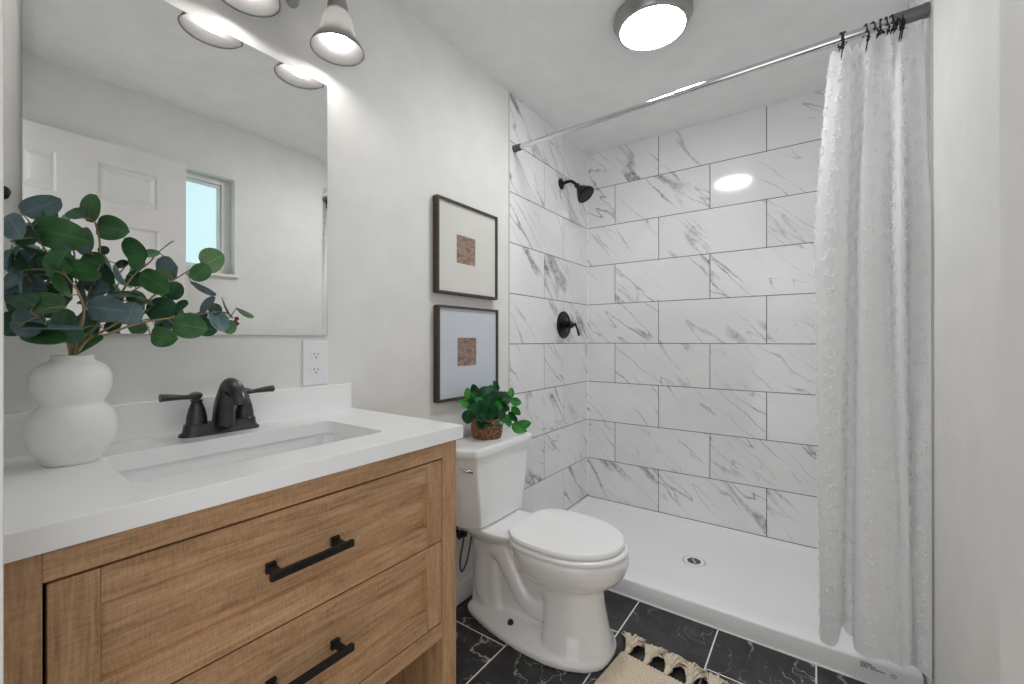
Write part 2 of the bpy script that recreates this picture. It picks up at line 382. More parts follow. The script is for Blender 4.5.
def cat_rom(P, k=8):
    P = [Vector(p) for p in P]; out = []
    for i in range(len(P)-1):
        a = P[max(i-1, 0)]; b = P[i]; c = P[i+1]; d = P[min(i+2, len(P)-1)]
        for j in range(k):
            t = j/k; out.append(.5*((2*b)+(c-a)*t+(2*a-5*b+4*c-d)*t*t+(3*b-a-3*c+d)*t**3))
    out.append(P[-1]); return out

# ================================================================ THE ROOM
def tiles(name, mat, grout, origin, U, V, N, width, height, row_edges, joints, gap=.0040, t=.002, seed=0, back=.02, vgap=None):
    """a clad wall: grout slab with bevelled tiles proud of it; one mesh"""
    rnd = random.Random(seed); mb = MB(); O = Vector(origin); U = Vector(U); V = Vector(V); N = Vector(N)
    P = lambda u, v, n: O+U*u+V*v+N*n
    b = mb.verts([P(0, 0, -t), P(width, 0, -t), P(width, height, -t), P(0, height, -t), P(0, 0, -t-back), P(width, 0, -t-back), P(width, height, -t-back), P(0, height, -t-back)])
    for q in ((0, 1, 2, 3), (5, 4, 7, 6), (0, 4, 5, 1), (1, 5, 6, 2), (2, 6, 7, 3), (3, 7, 4, 0)): mb.face([b+i for i in q], grout)
    for ri, (a, c) in enumerate(zip(row_edges, row_edges[1:])):
        js = joints(ri); js = [0]+[j for j in js if 0.004 < j < width-.004]+[width]
        for k, (l, r) in enumerate(zip(js, js[1:])):
            g = gap/2; h = (vgap or gap)/2
            l2 = l+(g if k else 0); r2 = r-(g if k < len(js)-2 else 0); a2 = a+(h if ri else 0); c2 = c-(h if ri < len(row_edges)-2 else 0)
            e = .0006
            ou, ov = rnd.uniform(0, 50), rnd.uniform(0, 50)
            q = [(l2, a2), (r2, a2), (r2, c2), (l2, c2)]; qi = [(l2+e, a2+e), (r2-e, a2+e), (r2-e, c2-e), (l2+e, c2-e)]
            b = mb.verts([P(*p, -t) for p in q]+[P(*p, -e*.5) for p in q]+[P(*p, 0) for p in qi])
            uvq = [(p[0]+ou, p[1]+ov) for p in q]; uvi = [(p[0]+ou, p[1]+ov) for p in qi]
            mb.face((b+8, b+9, b+10, b+11), mat, uvi)
            for i in range(4):
                j = (i+1) % 4
                mb.face((b+4+i, b+4+j, b+8+j, b+8+i), mat, [uvq[i], uvq[j], uvi[j], uvi[i]])
                mb.face((b+i, b+j, b+4+j, b+4+i), mat, [uvq[i], uvq[j], uvq[j], uvq[i]])
    return tag(mb.build(name), kind='structure')

def struct_box(name, a, c, mat, bevel=0):
    mb = MB(); mb.box(a, c, mat); return tag(mb.build(name, bevel=bevel), kind='structure')
struct_box('wall_left', (-.1, -.09, -.02), (0, YT, ZC+.1), 'wall')
struct_box('ceiling', (-.1, -.09, ZC), (W+.1, YB+.12, ZC+.1), 'ceiling')
# right wall with the window opening
WY0, WY1, WZ0, WZ1 = .53, 1.125, 1.565, 2.14
mb = MB()
for a, c in (((W, Y0-.12, -.02), (W+.12, WY0, ZC)), ((W, WY1, -.02), (W+.12, YT, ZC)), ((W, WY0, -.02), (W+.12, WY1, WZ0)), ((W, WY0, WZ1), (W+.12, WY1, ZC))): mb.box(a, c, 'wall')
tag(mb.build('wall_right'), kind='structure')
# front wall with the doorway the camera stands in
DX0, DX1, DZ = .70, 1.515, 2.15
mb = MB()
for a, c in (((0, -.09, -.02), (DX0, Y0, ZC)), ((DX1, -.09, -.02), (W, Y0, ZC)), ((DX0, -.09, DZ), (DX1, Y0, ZC))): mb.box(a, c, 'wall')
tag(mb.build('wall_front'), kind='structure')
mb = MB()
mb.box((DX0-.075, Y0, 0), (DX0-.012, Y0+.0165, DZ+.07), 'white_paint'); mb.box((DX0-.012, Y0, DZ), (DX1+.045, Y0+.0165, DZ+.07), 'white_paint')
mb.box((DX0-.012, -.09, 0), (DX0, Y0+.0165, DZ), 'white_paint')
tag(mb.build('trim_1', bevel=.003), kind='structure')
# shower tile walls
rows = [0]+[TH*i for i in range(1, 9)]+[ZC-ZROW0]
tiles('wall_back', 'marble', 'grout_grey', (0, YB, ZROW0), (1, 0, 0), (0, 0, 1), (0, -1, 0), W, ZC-ZROW0, rows,
      lambda r: ([.48974+TW*k for k in range(-1, 3)] if r % 2 == 0 else [.20212+TW*k for k in range(0, 3)]), seed=4)
tiles('wall_shower_left', 'marble_left', 'grout_grey', (0.0, YT, ZROW0-.09), (0, 1, 0), (0, 0, 1), (1, 0, 0), YB-YT, ZC-ZROW0+.09,
      [0]+[TH*i+.09 for i in range(0, 9)]+[ZC-ZROW0+.09],
      lambda r: ([2.1434-YT] if r % 2 == 0 else [2.3805-YT]), seed=9)
tiles('wall_shower_right', 'marble', 'grout_grey', (W, YB, ZROW0-.09), (0, -1, 0), (0, 0, 1), (-1, 0, 0), YB-YT, ZC-ZROW0+.09,
      [0]+[TH*i+.09 for i in range(0, 9)]+[ZC-ZROW0+.09],
      lambda r: ([.338] if r % 2 else [.575]), seed=12, back=.1)
struct_box('wall_back_base', (-.1, YB, -.02), (W+.1, YB+.06, ZROW0), 'grout_grey')
struct_box('trim_2', (-.002, YT-.0045, 0), (.0035, YT, ZC), 'trim_metal')
struct_box('trim_3', (W-.0045, YT-.005, 0), (W+.001, YT, ZC), 'trim_metal')
struct_box('trim_4', (.0, YPAN-.0045, -.001), (W, YPAN+.002, .0035), 'grout_white')
# floor
fx0 = .005; fp = .3231; fl = .6462
cols = [0]+[fx0+fp*i for i in range(1, 5)]+[W]
tiles('floor', 'black_marble', 'grout_white', (0, YPAN+.02, 0), (0, -1, 0), (1, 0, 0), (0, 0, 1), YPAN+.02+.6, W, cols,
      lambda r: [YPAN+.02-(y+fl*k) for k in range(3, -5, -1) for y in ([1.31] if r % 2 == 0 else [1.637])], gap=.0056, t=.0008, seed=21)
for nm, x0, x1, y0, y1 in (('baseboard_left', 0, .012, .8606, YT-.006), ('baseboard_right', W-.012, W, Y0, YT-.006)):
    struct_box(nm, (x0, y0, 0), (x1, y1, .092), 'white_paint', bevel=.003)

# window
wn = sthing('window_1', (W, (WY0+WY1)/2, WZ0))
mb = MB(); X1 = W+.055
for a, c in (((X1, WY0, WZ0), (X1+.05, WY0+.05, WZ1)), ((X1, WY1-.05, WZ0), (X1+.05, WY1, WZ1)), ((X1, WY0+.05, WZ0), (X1+.05, WY1-.05, WZ0+.035)), ((X1, WY0+.05, WZ1-.035), (X1+.05, WY1-.05, WZ1))): mb.box(a, c, 'white_paint')
mb.build('window_frame', wn, bevel=.003)
mb = MB(); a0, a1, b0, b1 = WY0+.05, WY1-.05, WZ0+.035, WZ1-.035; X2 = X1+.012
for a, c in (((X2, a0, b0), (X2+.03, a0+.02, b1)), ((X2, a1-.02, b0), (X2+.03, a1, b1)), ((X2, a0+.02, b0), (X2+.03, a1-.02, b0+.02)), ((X2, a0+.02, b1-.02), (X2+.03, a1-.02, b1))): mb.box(a, c, 'white_paint')
mb.build('window_sash', wn, bevel=.003)
mb = MB(); mb.box((X2+.01, a0+.018, b0+.018), (X2+.016, a1-.018, b1-.018), 'lit_window'); mb.build('window_pane', wn)
mb = MB(); mb.box((W-.018, WY0-.02, WZ0-.018), (X1, WY1+.02, WZ0), 'white_paint'); mb.build('window_sill', wn, bevel=.003)

# door leaf, open along the right wall: six raised panels
DXa, DXb, DY0, DY1, DTOP = 1.500, 1.535, .05, .853, 2.125
dr = sthing('door_1', (1.5175, DY0, .01))
mb = MB()
ys = [DY0, DY0+.115, .368, .501, DY1-.115, DY1]; zs = [.012, .20, .88, 1.02, 1.735, 1.84, 2.02, DTOP]
holes = {(1, 1), (3, 1), (1, 3), (3, 3), (1, 5), (3, 5)}
for side, xs, dirn in ((0, DXa, 1), (1, DXb, -1)):
    for i in range(5):
        for j in range(7):
            y0, y1, z0, z1 = ys[i], ys[i+1], zs[j], zs[j+1]
            if (i, j) in holes:
                prof = [(0, 0), (.008, .011), (.018, .011), (.038, .003)]
                rings = [[(xs+dirn*d, y0+o, z0+o), (xs+dirn*d, y1-o, z0+o), (xs+dirn*d, y1-o, z1-o), (xs+dirn*d, y0+o, z1-o)] for o, d in prof]
                mb.loft(rings, 'door_paint', (False, True))
            else:
                b = mb.verts([(xs, y0, z0), (xs, y1, z0), (xs, y1, z1), (xs, y0, z1)]); mb.face((b, b+1, b+2, b+3), 'door_paint')
for (ya, za, yb, zb) in ((DY0, zs[0], DY1, zs[0]), (DY1, zs[0], DY1, DTOP), (DY1, DTOP, DY0, DTOP), (DY0, DTOP, DY0, zs[0])):
    b = mb.verts([(DXa, ya, za), (DXa, yb, zb), (DXb, yb, zb), (DXb, ya, za)]); mb.face((b, b+1, b+2, b+3), 'door_paint')
mb.build('door_leaf', dr, recalc=False)
mb = MB()
for sx, d in ((DXa, -1), (DXb, 1)):
    mt = Matrix.Translation((sx, DY0+.06, .93)) @ Matrix.Rotation(d*PI/2, 4, 'Y')
    pr = [(.0, 0), (.028, 0), (.028, .004), (.011, .008), (.011, .03), (.024, .036), (.028, .045), (.024, .056), (.0, .06)] if d < 0 else [(0, 0), (.028, 0), (.028, .004), (.011, .008), (.011, .02), (.026, .03), (.02, .045), (0, .048)]
    mb.lathe(pr, 'black', 20, mt)
mb.build('door_knob', dr, smooth=40)

# ================================================================ SHOWER
pan = thing('shower_pan', (W/2, (YPAN+YB)/2, 0), 'low white shower pan with a rounded front curb beside the black floor tiles', 'shower pan')
mb = MB()
def panring(o, zf, zb, r):
    pts = rrect(.0035+o, W-.0045-o, YPAN+o, YB-.003-o, r, 0, 6)
    return [Vector((p.x, p.y, zf+(zb-zf)*min(1, max(0, (p.y-YPAN-.08)/.1)))) for p in pts]
def panring2(of, os, ob, zf, zb, r):
    pts = rrect(.0035+os, W-.0045-os, YPAN+of, YB-.003-ob, r, 0, 6)
    return [Vector((p.x, p.y, zf+(zb-zf)*min(1, max(0, (p.y-YPAN-.05)/.1)))) for p in pts]
rg = [panring2(0, 0, 0, .0, .0, .004), panring2(0, 0, 0, .071, .080, .004), panring2(.002, 0, 0, .0765, .086, .005), panring2(.008, .002, .002, .0795, .0895, .006),
      panring2(.050, .012, .012, .0790, .0895, .01), panring2(.066, .020, .020, .0785, .086, .02), panring2(.10, .028, .028, .0760, .077, .03), panring2(.15, .05, .05, .0730, .073, .04), panring2(.28, .3, .28, .068, .068, .05)]
mb.loft(rg, 'acrylic')
mb.build('basin', pan, smooth=50)
mb = MB(); dc = (.8017, 2.254)
mt = Matrix.Translation((dc[0], dc[1], .0675))
mb.lathe([(.056, 0), (.056, .0018), (.0535, .0024), (.0525, .0005), (.0505, .0005), (.0495, .0026), (.047, .001)], 'acrylic', 40, mt)
drn = mb.build('drain_ring', pan, smooth=40)
mb = MB(); mb.lathe([(.0525, 0), (.0525, .0012), (.0508, .0012), (.0508, 0)], 'dark_slot', 40, mt)
mb.lathe([(.047, 0), (.047, .0022), (.0, .0024)], 'acrylic', 32, mt)
for i in range(-4, 5):
    h = math.sqrt(max(0, .031**2-(i*.0075)**2))
    if h < .004: continue
    c = Vector((dc[0], dc[1], .0702)); d = Vector((math.cos(.6), math.sin(.6), 0)); e = Vector((-d.y, d.x, 0))
    for s0, s1 in ((-h, -h*.1), (h*.1, h)):
        p = [c+e*(i*.0075-.0022)+d*s0, c+e*(i*.0075-.0022)+d*s1, c+e*(i*.0075+.0022)+d*s1, c+e*(i*.0075+.0022)+d*s0]
        b = mb.verts(p+[q+Vector((0, 0, .0008)) for q in p])
        for q in ((4, 5, 6, 7), (0, 1, 5, 4), (1, 2, 6, 5), (2, 3, 7, 6), (3, 0, 4, 7)): mb.face([b+k for k in q], 'dark_slot')
tag(mb.build('drain_grate', pan, smooth=40), label='white drain grate with dark slots')
# fine print stamped on the curb: three short lines and a small emblem
mb = MB(); rnd = random.Random(3)
for li, (n, x0) in enumerate(((5, 1.421), (7, 1.421), (9, 1.421))):
    x = x0
    for k in range(n):
        wd = rnd.uniform(.003, .0065); z = .064-.0065*li
        if li == 2 and k in (3,): x += .006
        mb.box((x, YPAN-.0006, z), (x+wd, YPAN+.001, z+.0042), 'ink'); x += wd+.0014
tag(mb.build('curb_printing', pan), label='tiny dark printed lines')
mb = MB()
mt = Matrix.Translation((1.507, YPAN+.001, .053)) @ Matrix.Rotation(PI/2, 4, 'X')
mb.lathe([(.0075, 0), (.0075, .0016), (.0062, .0016), (.0062, 0)], 'ink', 20, mt)
for dx, dz in ((-.003, -.003), (.0, 0), (.003, .003), (.002, -.003), (-.003, .003)): mb.box((1.507+dx-.001, YPAN-.0006, .053+dz-.001), (1.507+dx+.001, YPAN+.001, .053+dz+.001), 'ink')
tag(mb.build('curb_emblem', pan), label='small grey round emblem')

# rod
rod = thing('shower_rod', (W/2, 1.835, 2.19), 'chrome tension shower rod across the shower opening under the ceiling', 'shower rod')
RA, RB = Vector((0.0, 1.835, 2.1787)), Vector((W, 1.835, 2.200))
L = lambda t: RA+(RB-RA)*t
mb = MB(); mb.tube([L(.02), L(.52)], .0125, 'chrome', 20); mb.build('rod_tube', rod, smooth=40)
mb = MB(); mb.tube([L(.515), L(.52), L(.52), L(.97)], [.0125, .0152, .0152, .0152], 'chrome', 20); mb.build('rod_sleeve', rod, smooth=40)
mb = MB(); mb.tube([L(.0), L(.003), L(.028), L(.028)], [.0185, .0185, .0165, .010], 'rubber', 20); tag(mb.build('end_cap', rod, smooth=40), label='grey rubber end cap')
mb = MB(); mb.tube([L(.945), L(.946), L(.99), L(.99), L(.998)], [.0150, .0205, .0210, .0225, .0225], 'rodgrey', 24); tag(mb.build('end_cap', rod, smooth=40), label='large grey end cap')

# shower head
sh = thing('shower_fixture', (0, 2.343, 2.1458), 'dark bronze bell shower head on a short curved arm above the valve', 'shower head')
mb = MB(); mt = Matrix.Translation((0.0, 2.343, 2.1458)) @ Matrix.Rotation(PI/2, 4, 'Y')
mb.lathe([(.034, 0), (.034, .005), (.028, .010), (.016, .013), (.012, .02), (0, .02)], 'shower_black', 28, mt, (True, False)); mb.build('flange', sh, smooth=40)
mb = MB(); arm = cat_rom([(.01, 2.343, 2.1458), (.06, 2.343, 2.150), (.086, 2.343, 2.138), (.112, 2.343, 2.112)], 6)
mb.tube(arm, .0095, 'shower_black', 14); mb.build('arm', sh, smooth=True)
mb = MB(); dd = Vector((.66, 0, -.75)).normalized()
mt = Matrix.Translation((.105, 2.343, 2.119)) @ dd.to_track_quat('Z', 'Y').to_matrix().to_4x4()
mb.lathe([(.0, 0), (.013, .0), (.016, .006), (.016, .014), (.013, .02), (.018, .028), (.030, .045), (.043, .066), (.054, .088), (.058, .096), (.058, .102), (.053, .105), (.05, .102), (.0, .103)], 'shower_black', 40, mt)
mb.build('shower_head', sh, smooth=35)
# valve
vc = Vector((0.0, 2.375, 1.2665))
va = thing('shower_valve', vc, 'round dark bronze shower valve plate with a small lever below the shower head', 'shower valve')
mb = MB(); mt = Matrix.Translation(vc) @ Matrix.Rotation(PI/2, 4, 'Y')
mb.lathe([(.086, 0), (.086, .005), (.080, .011), (.068, .012), (.064, .009), (.030, .011), (.026, .014), (.024, .030), (0, .030)], 'shower_black', 48, mt, (True, False)); mb.build('escutcheon', va, smooth=35)
mb = MB(); mb.lathe([(.014, .028), (.014, .036), (.021, .042), (.024, .052), (.020, .062), (.012, .070), (.009, .082), (.011, .088), (.0, .092)], 'shower_black', 28, mt)
mb.tube([vc+Vector((.083, .0, 0)), vc+Vector((.088, .018, -.028)), vc+Vector((.092, .034, -.066))], [.006, .0065, .0085], 'shower_black', 12, cap=(True, True)); mb.build('lever', va, smooth=45)

# curtain ------------------------------------------------------------------
cur = thing('shower_curtain', (1.45, 1.835, .14), 'white cotton shower curtain with tufted rings gathered at the right end of the rod', 'shower curtain')
# plan of the folds (x, y) at the top, middle and hem, following the cloth
TOP = [(1.345, 1.862), (1.334, 1.845), (1.358, 1.824), (1.385, 1.822), (1.402, 1.850), (1.415, 1.848), (1.428, 1.824), (1.450, 1.823), (1.462, 1.855), (1.476, 1.840), (1.492, 1.822), (1.503, 1.850), (1.514, 1.825), (1.524, 1.824), (1.536, 1.860), (1.552, 1.858), (1.572, 1.852)]
MID = [(1.338, 1.89), (1.298, 1.85), (1.301, 1.795), (1.345, 1.775), (1.380, 1.805), (1.384, 1.865), (1.402, 1.865), (1.410, 1.800), (1.435, 1.780), (1.470, 1.815), (1.490, 1.835), (1.500, 1.770), (1.517, 1.758), (1.530, 1.835), (1.545, 1.795), (1.579, 1.765), (1.579, 1.80)]
HEM = [(1.365, 1.89), (1.316, 1.865), (1.312, 1.80), (1.350, 1.780), (1.366, 1.80), (1.376, 1.875), (1.398, 1.872), (1.402, 1.80), (1.440, 1.765), (1.480, 1.775), (1.506, 1.795), (1.522, 1.785), (1.538, 1.795), (1.545, 1.825), (1.556, 1.775), (1.580, 1.745), (1.580, 1.78)]
def cr1(P, s):
    n = len(P)-1; s = min(max(s, 0), 1)*n; i = min(int(s), n-1); t = s-i
    a = P[max(i-1, 0)]; b = P[i]; c = P[i+1]; d = P[min(i+2, n)]
    return tuple(.5*((2*b[k])+(c[k]-a[k])*t+(2*a[k]-5*b[k]+4*c[k]-d[k])*t*t+(3*b[k]-a[k]-3*c[k]+d[k])*t**3) for k in (0, 1))
ZT, ZH = 2.158, .15
def curt(s, q):
    """s along the cloth 0..1, q down 0..1"""
    if q < .35: k = q/.35; k = 1-(1-k)**1.7; A, B = TOP, MID
    else: k = (q-.35)/.65; A, B = MID, HEM
    a = cr1(A, s); b = cr1(B, s)
    x = a[0]+(b[0]-a[0])*k; y = a[1]+(b[1]-a[1])*k; y = 1.825+(y-1.825)*.72
    top = ZT+.012*math.cos(s*11*2*PI)-.004+.02*max(0, (s-.05))-.035*math.exp(-((s-.02)/.05)**2)
    hem = ZH+.06*math.exp(-((s-.27)/.05)**2)-.012*math.exp(-((s-.17)/.05)**2)+.006*math.sin(s*37)+.0
    z = top+(hem-top)*q
    x += .0025*noise.noise(Vector((s*22, z*5, 1))) ; y += .006*noise.noise(Vector((s*8, z*1.6, 5)))*min(1, q*4)
    y += .0014*noise.noise(Vector((s*50, z*22, 2)))*min(1, q*6)
    x = min(x, W-.006)
    return Vector((x, y, z))
mb = MB(); NS, NQ = 300, 260
for j in range(NQ+1):
    for i in range(NS+1): mb.v.append(tuple(curt(i/NS, j/NQ)))
for j in range(NQ):
    for i in range(NS):
        a = j*(NS+1)+i; mb.face((a, a+1, a+NS+2, a+NS+1), 'curtain')
rnd = random.Random(8)
def normal(s, q):
    a = curt(s+.002, q)-curt(s-.002, q); b = curt(s, q+.002)-curt(s, q-.002)
    n = a.cross(b).normalized(); return n if n.y < 0 else -n
arc = 0; S = [0]
for i in range(1, 401): arc += (Vector(cr1(MID, i/400))-Vector(cr1(MID, (i-1)/400))).length; S.append(arc)
def s_of(a):
    for i in range(400):
        if S[i+1] >= a: return (i+(a-S[i])/max(S[i+1]-S[i], 1e-6))/400
    return 1
def tuft(c, n, ln, wd):
    tg = n.cross(Vector((0, 0, 1))).normalized(); an_ = rnd.uniform(0, 2*PI)
    d = (tg*math.cos(an_)+Vector((0, 0, 1))*math.sin(an_)+n*rnd.uniform(.35, 1.0)).normalized()
    e = d.cross(n).normalized()*wd; g = n*wd*.5
    m_ = c+d*ln*.6+Vector((0, 0, -ln*.12)); t_ = c+d*ln+Vector((0, 0, -ln*.4)); c = c+n*.0006
    b = mb.verts([c+e, c-e*.5+g*.8, c-e*.5-g*.8, m_+e*.7, m_-e*.4+g*.6, m_-e*.4-g*.6, t_])
    for k in range(3):
        l = (k+1) % 3; mb.face((b+k, b+l, b+3+l, b+3+k), 'tuft'); mb.face((b+3+k, b+3+l, b+6), 'tuft')
ncol = int(arc/.062)
for ci in range(ncol):
    a0 = .03+ci*.062
    nr = int((ZT-ZH)/.066)
    for rj in range(nr):
        z = ZT-.035-rj*.066-(.033 if ci % 2 else 0)
        if z < ZH+.02: continue
        q = (ZT-z)/(ZT-ZH)
        for k in range(40):
            an = 2*PI*k/40+rnd.uniform(-.15, .15); rr = .0165*rnd.uniform(.7, 1.25)
            s_ = s_of(min(max(a0+rr*math.cos(an), .003), arc-.003)); qq = min(max(q+rr*.9*math.sin(an)/(ZT-ZH), .004), .996)
            tuft(curt(s_, qq), normal(s_, qq), rnd.uniform(.005, .0105), rnd.uniform(.0020, .0036))
me_ = mb.build('curtain_cloth', cur, smooth=True, recalc=False).data
me_.polygons.foreach_set('use_smooth', [p.material_index == 0 for p in me_.polygons])

# hooks ------------------------------------------------------------------
HK = [1.3635, 1.3769, 1.4294, 1.4447, 1.4698, 1.4797, 1.4919, 1.4992, 1.5060, 1.512, 1.5182, 1.5235]
HKL = ['black curtain hook, the leftmost one on the shower rod', 'black curtain hook, second from the left on the rod',
       'black curtain hook, third from the left, pointing down over the fold', 'black curtain hook, fourth from the left, half hidden by the cloth']
def hook_mesh(x, ang, full):
    p0 = L(x/W)
    root = thing('curtain_hook', p0, HKL[HK.index(x)] if HK.index(x) < 4 else '', 'curtain hook', 'black curtain hooks on the shower rod')
    mb = MB(); c = Vector((0, 0, 0)); R_ = .0195
    ring = [p0+Vector((.0, R_*math.cos(a), R_*math.sin(a)-.003)) for a in [math.radians(-60+i*15) for i in range(19)]]
    mb.tube(ring, .0019, 'black', 8); mb.sphere(ring[0], .0042, 'black', 6); mb.sphere(ring[-1], .0042, 'black', 6)
    # roller beads over the rod
    for a in (60, 90, 120): mb.sphere(p0+Vector((0, .0185*math.cos(math.radians(a)), .0185*math.sin(math.radians(a))-.002)), .0045, 'black', 6)
    o = mb.build('hook_ring', root, smooth=True)
    mb = MB()
    q = p0+Vector((0, -R_*.9, -.006))
    tail = cat_rom([q, q+Vector((.002, -.012, -.022)), q+Vector((-.003, -.016, -.050 if full else -.04)), q+Vector((-.008, -.018, -.085 if full else -.05))], 5)
    mb.tube(tail, [.0026]*10+[.0022]*(len(tail)-12)+[.0012, .0005], 'black', 8)
    mb.sphere(tail[9], .0048, 'black', 6)
    mb.build('hook_pin', root, smooth=True)
    root.rotation_euler = (0, 0, ang); return root
hnames = ['fifth', 'sixth', 'seventh', 'eighth', 'ninth', 'tenth', 'eleventh', 'twelfth']
for i, x in enumerate(HK):
    r = hook_mesh(x, [.25, -.3, .2, .5, -.2, .2, .35, -.1, .3, -.25, .1, -.2][i], i in (0, 2, 10, 11))
    if i >= 4:
        r['label'] = 'black curtain hook, %s from the left, in the bunched row on the rod' % hnames[i-4]
    if i == 11: r['label'] = 'black curtain hook, the last on the right, beside the large grey rod end'

# ================================================================ WALL FURNISHINGS
# mirror: frameless with a bevelled border
MY0, MY1, MZ0, MZ1 = .124, .7768, 1.1849, 1.9955
mb = MB(); bx = .0065; ed = .0060; bv = .017
def mr(o, x): return [(x, MY0+o, MZ0+o), (x, MY1-o, MZ0+o), (x, MY1-o, MZ1-o), (x, MY0+o, MZ1-o)]
mb.loft([mr(0, 0.0), mr(0, ed), mr(bv, bx)], 'mirror', (True, True))
tag(mb.build('wall_mirror', recalc=True), 'large rectangular wall mirror above the vanity and its backsplash', 'mirror')

# outlet
oc = Vector((0, .7385, 1.0985))
ou = thing('wall_outlet', oc, 'white double socket wall outlet above the right end of the backsplash', 'outlet')
mb = MB(); mb.box((0, .697, 1.0285), (.005, .780, 1.168), 'plastic'); mb.build('cover_plate', ou, bevel=.002)
for dz in (-.024, .024):
    mb = MB(); c = oc+Vector((.0045, 0, dz))
    pts = []
    for k in range(24):
        a = 2*PI*k/24; pts.append((.0175*math.cos(a), max(-.0135, min(.0135, .0175*math.sin(a)))))
    mb.loft([[c+Vector((x, p[0], p[1])) for p in pts] for x in (0, .0018)], 'plastic')
    for dy, h in ((-.0065, .0075), (.0065, .006)): mb.box(c+Vector((.001, dy-.001, -h/2+.003)), c+Vector((.0022, dy+.001, h/2+.003)), 'dark_slot')
    mb.lathe([(.0025, 0), (.0025, .0012), (0, .0012)], 'dark_slot', 10, Matrix.Translation(c+Vector((.001, 0, -.007))) @ Matrix.Rotation(PI/2, 4, 'Y'))
    mb.build('socket', ou)
mb = MB(); mb.sphere(oc+Vector((.005, 0, 0)), .0022, 'plastic', 6); mb.build('screw', ou, smooth=True)

# pictures
def picture(y0, y1, z0, z1, py0, py1, pz0, pz1, label, board='mat_board'):
    t = thing('framed_picture', (0, (y0+y1)/2, z0), label, 'picture', 'framed prints above the toilet')
    D = .030; fw = .0105; mb = MB()
    for a, c in (((.002, y0, z0), (D, y0+fw, z1)), ((.002, y1-fw, z0), (D, y1, z1)), ((.002, y0+fw, z0), (D, y1-fw, z0+fw)), ((.002, y0+fw, z1-fw), (D, y1-fw, z1))): mb.box(a, c, 'frame_bronze')
    nb = 46
    for k in range(nb):   # beaded side moulding
        for xx in (.009, .022):
            z = z0+.005+(z1-z0-.01)*k/(nb-1); mb.sphere((xx, y0, z), .0034, 'frame_bronze', 4)
        y = y0+.005+(y1-y0-.01)*k/(nb-1); mb.sphere((.022, y, z0), .0034, 'frame_bronze', 4)
        mb.sphere((.022, y1, z), .0034, 'frame_bronze', 4)
    mb.build('frame', t)
    mb = MB(); x = .021; o = [(x, y0+fw, z0+fw), (x, y1-fw, z0+fw), (x, y1-fw, z1-fw), (x, y0+fw, z1-fw)]
    i1 = [(x, py0, pz0), (x, py1, pz0), (x, py1, pz1), (x, py0, pz1)]; i2 = [(x-.002, py0+.001, pz0+.001), (x-.002, py1-.001, pz0+.001), (x-.002, py1-.001, pz1-.001), (x-.002, py0+.001, pz1-.001)]
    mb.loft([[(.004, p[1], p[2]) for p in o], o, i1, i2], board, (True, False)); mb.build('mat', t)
    mb = MB(); b = mb.verts([(x-.0022, py0-.004, pz0-.004), (x-.0022, py1+.004, pz0-.004), (x-.0022, py1+.004, pz1+.004), (x-.0022, py0-.004, pz1+.004)]); 
    mb.box((x-.0052, py0-.004, pz0-.004), (x-.0022, py1+.004, pz1+.004), 'print')
    mb.build('print', t)
    mb = MB(); b = mb.verts([(.0262, y0+fw, z0+fw), (.0262, y1-fw, z0+fw), (.0262, y1-fw, z1-fw), (.0262, y0+fw, z1-fw)]); mb.face((b, b+1, b+2, b+3), 'glass'); mb.build('glazing', t, recalc=False)
picture(1.248, 1.655, 1.368, 1.771, 1.372, 1.498, 1.508, 1.633, 'upper square bronze framed picture with a small sepia print in a wide white mat')
picture(1.252, 1.660, .911, 1.318, 1.377, 1.505, 1.054, 1.181, 'lower square bronze framed picture with a small sepia print, directly behind the potted plant', 'reflection_board')

# small dark knob hook at the far left
mb = MB(); mt = Matrix.Translation(onx(3.0, 190.5, .03)-Vector((.03, 0, 0))) @ Matrix.Rotation(PI/2, 4, 'Y')
mb.lathe([(.011, 0), (.011, .003), (.004, .006), (.004, .018), (.009, .022), (.0105, .028), (.007, .034), (0, .036)], 'black', 20, mt, (True, False))
tag(mb.build('wall_hook', smooth=40), 'small dark round wall hook left of the mirror', 'hook')

